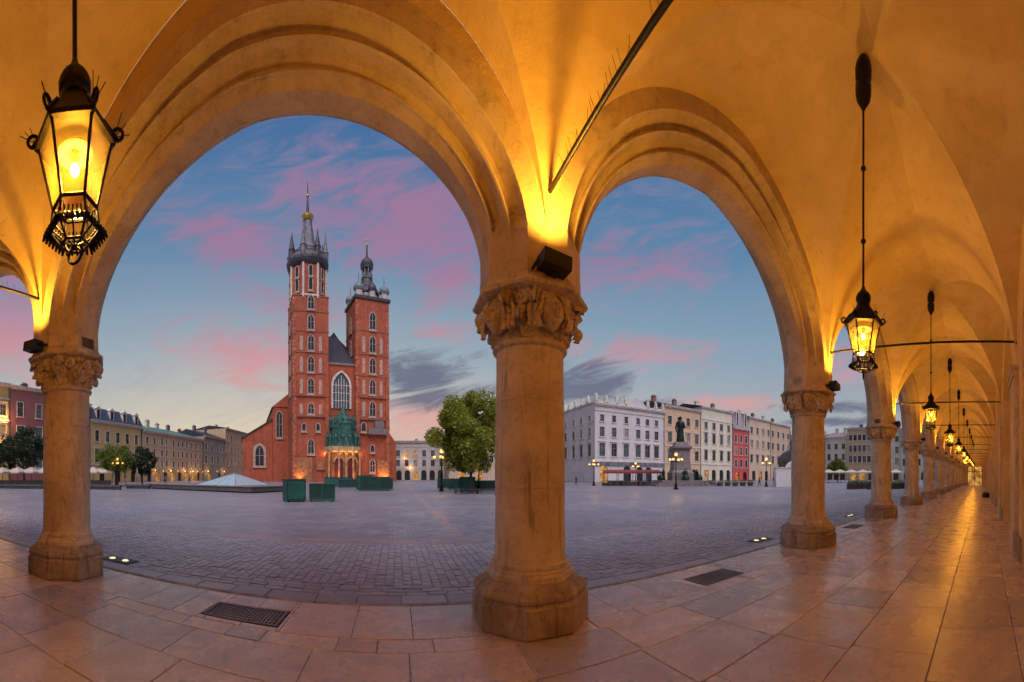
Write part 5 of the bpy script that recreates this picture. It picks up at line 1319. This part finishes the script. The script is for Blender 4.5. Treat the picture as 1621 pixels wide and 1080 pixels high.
x, y = at(225, 62); tree('dark_tree', 'small dark tree at the corner of the sand-coloured house', (x, y, ZG), 6.4, 1.8, 2.3, 2.2, 'leaf_dark', 7000, .24, 7, 4.2, 'trees by the café terrace')
x, y = at(1326, 100); tree('dark_tree', 'small green tree past the second big column', (x, y, ZG), 6, 1.6, 2.7, 2.0, 'leaf_mid', 5000, .3, 8, 4.0)
# low timber bench round the foot of the near tree
x, y = at(755, 34.0)
t = thing('tree_bench', 'low dark slatted bench round the foot of the leafy tree', 'bench', (x, y - .6, ZG), .0)
for i in range(5): MB().box(-2.2, 2.2, -.5 + i * .22, -.5 + i * .22 + .19, .36, .42).build('slat', 'dark_wood', t)
for xx in (-2, 0, 2): MB().box(xx - .08, xx + .08, -.45, .55, 0, .36).build('leg', 'dark_stone', t)

# ---- glass pyramid fountain on its low stone platform
x, y = at(348, 40)
t = thing('pyramid_fountain', 'low glass pyramid skylight on a dark stone platform', 'fountain', (x, y, ZG), -.35)
b = MB(); b.box(-11.5, 6.4, -2.0, 4.2, .12, .55).box(-11.1, 6.0, -1.6, 3.8, 0, .12); b.build('platform', 'dark_stone', t)
MB().box(-11.6, 6.5, -2.1, 4.3, .55, .62).build('coping', 'granite', t)
py = MB(); A = [(-2.2, -1.6), (4.0, -1.6), (4.0, 3.6), (-2.2, 3.6)]; apex = (1.4, .9, 1.92)
for i in range(4):
    a, c = A[i], A[(i + 1) % 4]; MB().add([(*a, .62), (*c, .62), apex], [(0, 1, 2)]).build('glass_face', 'fountain_glass', t)
    py.tube((*a, .63), apex, .035, n=5); py.tube((*a, .63), (*c, .63), .035, n=5)
    for q in (.25, .5, .75): py.tube(Vector((*a, .63)).lerp(Vector((*c, .63)), q), apex, .012, n=4)
py.build('frame', 'lead_grey', t)

# ---- long low stone benches
for i, (px, d, w, rz_, lab) in enumerate(((22, 47, 9.0, .6, 'long dark stone bench below the rose brick house'), (166, 44, 4.4, .25, 'dark stone bench right of the leafy column'), (219, 47, 3.4, .25, 'dark stone bench beside the pyramid platform'), (100, 46, 5, .4, 'dark stone bench behind the leafy column'))):
    x, y = at(px, d); t = thing('stone_bench', lab, 'bench', (x, y, ZG), rz_, group='low benches left of the fountain')
    MB().box(-w / 2, w / 2, -.3, .3, .35, .55).build('seat', 'dark_stone', t); MB().box(-w / 2 + .1, w / 2 - .1, -.22, .22, 0, .35).build('base', 'lead_dark', t)

# ---- café parasols, closed barrier and tables
def parasol(label, px, d, r_=2.0, h=2.9, grp='café parasols on the square', closed=False):
    x, y = at(px, d); t = thing('parasol', label, 'parasol', (x, y, ZG), .3, grp)
    MB().tube((0, 0, 0), (0, 0, h), .04, n=8).build('pole', 'dark_wood', t)
    MB().box(-.35, .35, -.35, .35, 0, .1).build('base', 'granite', t)
    c = MB()
    if closed: c.lathe([(.12, h - 1.6), (.2, h - 1.3), (.16, h - .5), (.03, h + .1)], 8)
    else:
        c.add([(r_ * math.cos(PI / 4 + i * PI / 2), r_ * math.sin(PI / 4 + i * PI / 2), h - .65) for i in range(4)] + [(0, 0, h + .1)], [(0, 1, 4), (1, 2, 4), (2, 3, 4), (3, 0, 4)])
        c.add([(r_ * math.cos(PI / 4 + i * PI / 2), r_ * math.sin(PI / 4 + i * PI / 2), h - .65) for i in range(4)] + [(r_ * math.cos(PI / 4 + i * PI / 2), r_ * math.sin(PI / 4 + i * PI / 2), h - .88) for i in range(4)], [(i, (i + 1) % 4, 4 + (i + 1) % 4, 4 + i) for i in range(4)])
    c.build('canopy', 'canvas', t)
words = ['first', 'second', 'third', 'fourth', 'fifth', 'sixth', 'seventh', 'eighth', 'ninth']
for i, px in enumerate((4, 28, 50, 72)): parasol('%s cream parasol from the picture edge, under the dark trees' % words[i], px, 57)
for i, px in enumerate((148, 163)): parasol('%s cream parasol right of the leafy column' % words[i], px, 57)
for i, px in enumerate((178, 198, 217)): parasol('%s furled cream parasol left of the corner house' % words[i], px, 60, closed=True)
for i, px in enumerate((1312, 1330, 1348, 1366, 1384, 1402, 1418)): parasol('%s cream café parasol past the second big column' % words[i], px, 92, 2.6, 3.2, 'café parasols on the far side')
for i, (px0, px1, d) in enumerate(((-10, 76, 54), (144, 176, 54))):
    (xa, ya), (xb, yb) = at(px0, d), at(px1, d); L = math.hypot(xb - xa, yb - ya); t = thing('café_barrier' if False else 'cafe_barrier', ['dark wicker café barrier with tables under the trees', 'dark café barrier right of the leafy column'][i], 'barrier', (xa, ya, ZG), math.atan2(yb - ya, xb - xa))
    n = max(2, int(L / 1.2))
    for q in range(n): MB().box(L * q / n + .04, L * (q + 1) / n - .04, -.04, .04, .08, 1.0).build('panel', 'dark_wood', t)
    for q in range(n + 1): MB().box(L * q / n - .03, L * q / n + .03, -.05, .05, 0, 1.1).build('post', 'iron', t)
# ---- red-awning stall before the palace, with crates
x, y = at(1000, 66)
t = thing('market_stall', 'low red awning stall before the white palace', 'stall', (x, y, ZG), -.45)
MB().add([(-5.2, -1.2, 2.35), (5.2, -1.2, 2.35), (5.2, 1.2, 2.75), (-5.2, 1.2, 2.75)], [(0, 1, 2, 3)]).box(-5.2, 5.2, -1.24, -1.2, 2.05, 2.35).build('awning', 'canvas_red', t)
for xx in (-5, -2.5, 0, 2.5, 5):
    for yy in (-1.1, 1.1): MB().box(xx - .05, xx + .05, yy - .05, yy + .05, 0, 2.36).build('post', 'lead_grey', t)
MB().box(-4.8, 4.8, -.6, .6, .7, .82).build('counter', 'dark_wood', t)
cr = random.Random(2)
for i in range(8):
    x, y = at(958 + i * 9.5, 60 + cr.uniform(-.6, .6)); w = cr.uniform(.7, 1.1); h = cr.uniform(.45, .9)
    t = thing('crate', '%s dark crate in the row between the palace lamp and the monument' % words[i], 'crate', (x, y, ZG), cr.uniform(-.6, .2), 'crates before the palace')
    MB().box(-w / 2, w / 2, -.3, .3, .04, h).build('body', 'dark_wood', t); MB().box(-w / 2 - .03, w / 2 + .03, -.33, .33, h, h + .05).build('lid', 'dark_stone', t)
for i in range(6):
    x, y = at(1128 + i * 12, 60 + cr.uniform(-1, 1)); w = cr.uniform(.8, 1.2)
    t = thing('flower_tub', '%s dark flower tub in the row between monument and domed church' % words[i], 'flower tub', (x, y, ZG), cr.uniform(-.6, .2), 'flower tubs by the monument')
    MB().lathe([(.4, 0), (.55, .55), (.6, .6)], 10).build('tub', 'dark_stone', t)
    g_ = MB(); tn_ = []
    for q in range(160):
        v = Vector((cr.gauss(0, .28), cr.gauss(0, .28), .72 + abs(cr.gauss(0, .14)))); a = Vector((cr.uniform(-1, 1), cr.uniform(-1, 1), cr.uniform(-1, 1))).normalized() * .09; b_ = a.orthogonal().normalized() * .05
        g_.add([v - a, v + b_, v + a, v - b_], [(0, 1, 2, 3)]); tn_.append(cr.random())
    g_.build('foliage', 'leaf_mid', t, tint=tn_)['kind'] = 'stuff'
# planted troughs right of the second column
for i, px in enumerate((1348, 1358, 1368, 1380, 1418, 1428)):
    x, y = at(px, 45 + (i % 3)); t = thing('plant_trough', '%s dark planted trough past the second big column' % words[i], 'trough', (x, y, ZG), -1.0, 'planted troughs past the column')
    MB().box(-.55, .55, -.25, .25, 0, .62).build('box', 'dark_wood', t)
    g_ = MB(); tn_ = []
    for q in range(220):
        v = Vector((cr.uniform(-.5, .5), cr.uniform(-.25, .25), .62 + abs(cr.gauss(0, .22)))); a = Vector((cr.uniform(-1, 1), cr.uniform(-1, 1), cr.uniform(-1, 1))).normalized() * .09; b_ = a.orthogonal().normalized() * .05
        g_.add([v - a, v + b_, v + a, v - b_], [(0, 1, 2, 3)]); tn_.append(cr.random())
    g_.build('foliage', 'leaf_dark' if i % 2 else 'leaf_mid', t, tint=tn_)['kind'] = 'stuff'

# ---- people far off, each one continuous body grown over a skeleton
def person(label, px, d, facing, coat, trousers, stride=.12, H=1.72):
    x, y = at(px, d)
    me = bpy.data.meshes.new('person'); s_ = H / 1.72
    P = {'pel': (0, 0, .93), 'sp': (0, 0, 1.15), 'ch': (0, -.01, 1.36), 'nk': (0, -.01, 1.47), 'hd': (0, -.03, 1.58), 'tp': (0, -.02, 1.68),
         'lh': (.09, 0, .88), 'lk': (.10, -stride, .50), 'la': (.10, -stride * .8, .09), 'lt': (.10, -stride * .8 - .14, .04), 'rh': (-.09, 0, .88), 'rk': (-.10, stride * .5, .50), 'ra': (-.10, stride * 1.4, .11), 'rt': (-.10, stride * 1.4 - .13, .04),
         'ls': (.19, 0, 1.38), 'le': (.24, stride * .5, 1.12), 'lw': (.23, stride * .1, .88), 'lf': (.22, -.02, .78), 'rs': (-.19, 0, 1.38), 're': (-.24, -stride * .4, 1.12), 'rw': (-.23, -stride * 1.2, .90), 'rf': (-.22, -stride * 1.3, .80)}
    Rr = {'pel': .15, 'sp': .145, 'ch': .16, 'nk': .055, 'hd': .095, 'tp': .07, 'lh': .10, 'lk': .065, 'la': .045, 'lt': .04, 'rh': .10, 'rk': .065, 'ra': .045, 'rt': .04, 'ls': .065, 'le': .05, 'lw': .035, 'lf': .03, 'rs': .065, 're': .05, 'rw': .035, 'rf': .03}
    E_ = [('pel', 'sp'), ('sp', 'ch'), ('ch', 'nk'), ('nk', 'hd'), ('hd', 'tp'), ('pel', 'lh'), ('lh', 'lk'), ('lk', 'la'), ('la', 'lt'), ('pel', 'rh'), ('rh', 'rk'), ('rk', 'ra'), ('ra', 'rt'), ('ch', 'ls'), ('ls', 'le'), ('le', 'lw'), ('lw', 'lf'), ('ch', 'rs'), ('rs', 're'), ('re', 'rw'), ('rw', 'rf')]
    ks = list(P); ix = {k: i for i, k in enumerate(ks)}
    me.from_pydata([tuple(c * s_ for c in P[k]) for k in ks], [(ix[a], ix[b_]) for a, b_ in E_], [])
    o = bpy.data.objects.new('person', me); COL.objects.link(o); o.location = (x, y, ZG); o.rotation_euler = (0, 0, facing)
    md = o.modifiers.new('skin', 'SKIN'); 
    for i, k in enumerate(ks): me.skin_vertices[0].data[i].radius = (Rr[k] * s_, Rr[k] * .85 * s_); me.skin_vertices[0].data[i].use_root = k == 'pel'
    o.modifiers.new('smooth', 'SUBSURF').render_levels = 1; o.modifiers['smooth'].levels = 1
    mm = 'cloth_%s_%s' % (coat, trousers)
    if mm not in MATS:
        cs = {'red': (.45, .03, .03), 'dark': (.02, .02, .025), 'blue': (.04, .07, .16), 'pale': (.5, .47, .43), 'grey': (.14, .13, .13)}
        def f_(nt, b):
            p_ = coords(nt); sp__ = nd(nt, 'ShaderNodeSeparateXYZ'); lk(nt, p_, sp__.inputs[0]); z = sp__.outputs[2]
            c_ = mixc(nt, mth(nt, 'GREATER_THAN', z, .86), cs[trousers], cs[coat]); c_ = mixc(nt, mth(nt, 'GREATER_THAN', z, 1.47), c_, (.45, .28, .20)); c_ = mixc(nt, mth(nt, 'GREATER_THAN', z, 1.63), c_, (.05, .03, .02))
            lk(nt, c_, b.inputs['Base Color']); b.inputs['Roughness'].default_value = .8
        material(mm, f_)
    me.materials.append(MATS[mm])
    tag(o, label, 'person', kind='thing')
person('person in a red coat standing left of the lamp by the domed church', 1202, 60, .4, 'red', 'dark')
person('person in dark clothes walking near the palace corner', 912, 66, 1.3, 'dark', 'dark', .2)
person('person in a pale jacket standing right of the monument', 1117, 58, -.4, 'pale', 'grey')
person('person in a blue coat walking right of the domed church lamp', 1225, 64, 1.2, 'blue', 'dark', .2)
person('person in grey walking before the sand-coloured corner house', 262, 72, 1.0, 'grey', 'dark', .2)
person('person in dark clothes before the shops of the corner house', 300, 84, -1.0, 'dark', 'blue', .18)
# bundle left against the inner wall, far down the arcade
x = 26.5
t = thing('luggage_bag', 'black bag left by the inner wall far down the arcade', 'bag', (x, -.2, 0), .2)
b = MB(); b.lathe([(.30, 0), (.36, .08), (.36, .25), (.28, .36), (.1, .40)], 12, sx=1.2, sy=.75); b.build('body', 'black_box', t, 50)
MB().path([(-.15, 0, .37), (-.1, 0, .47), (.1, 0, .47), (.15, 0, .37)], .015, 6).build('handle', 'iron', t)
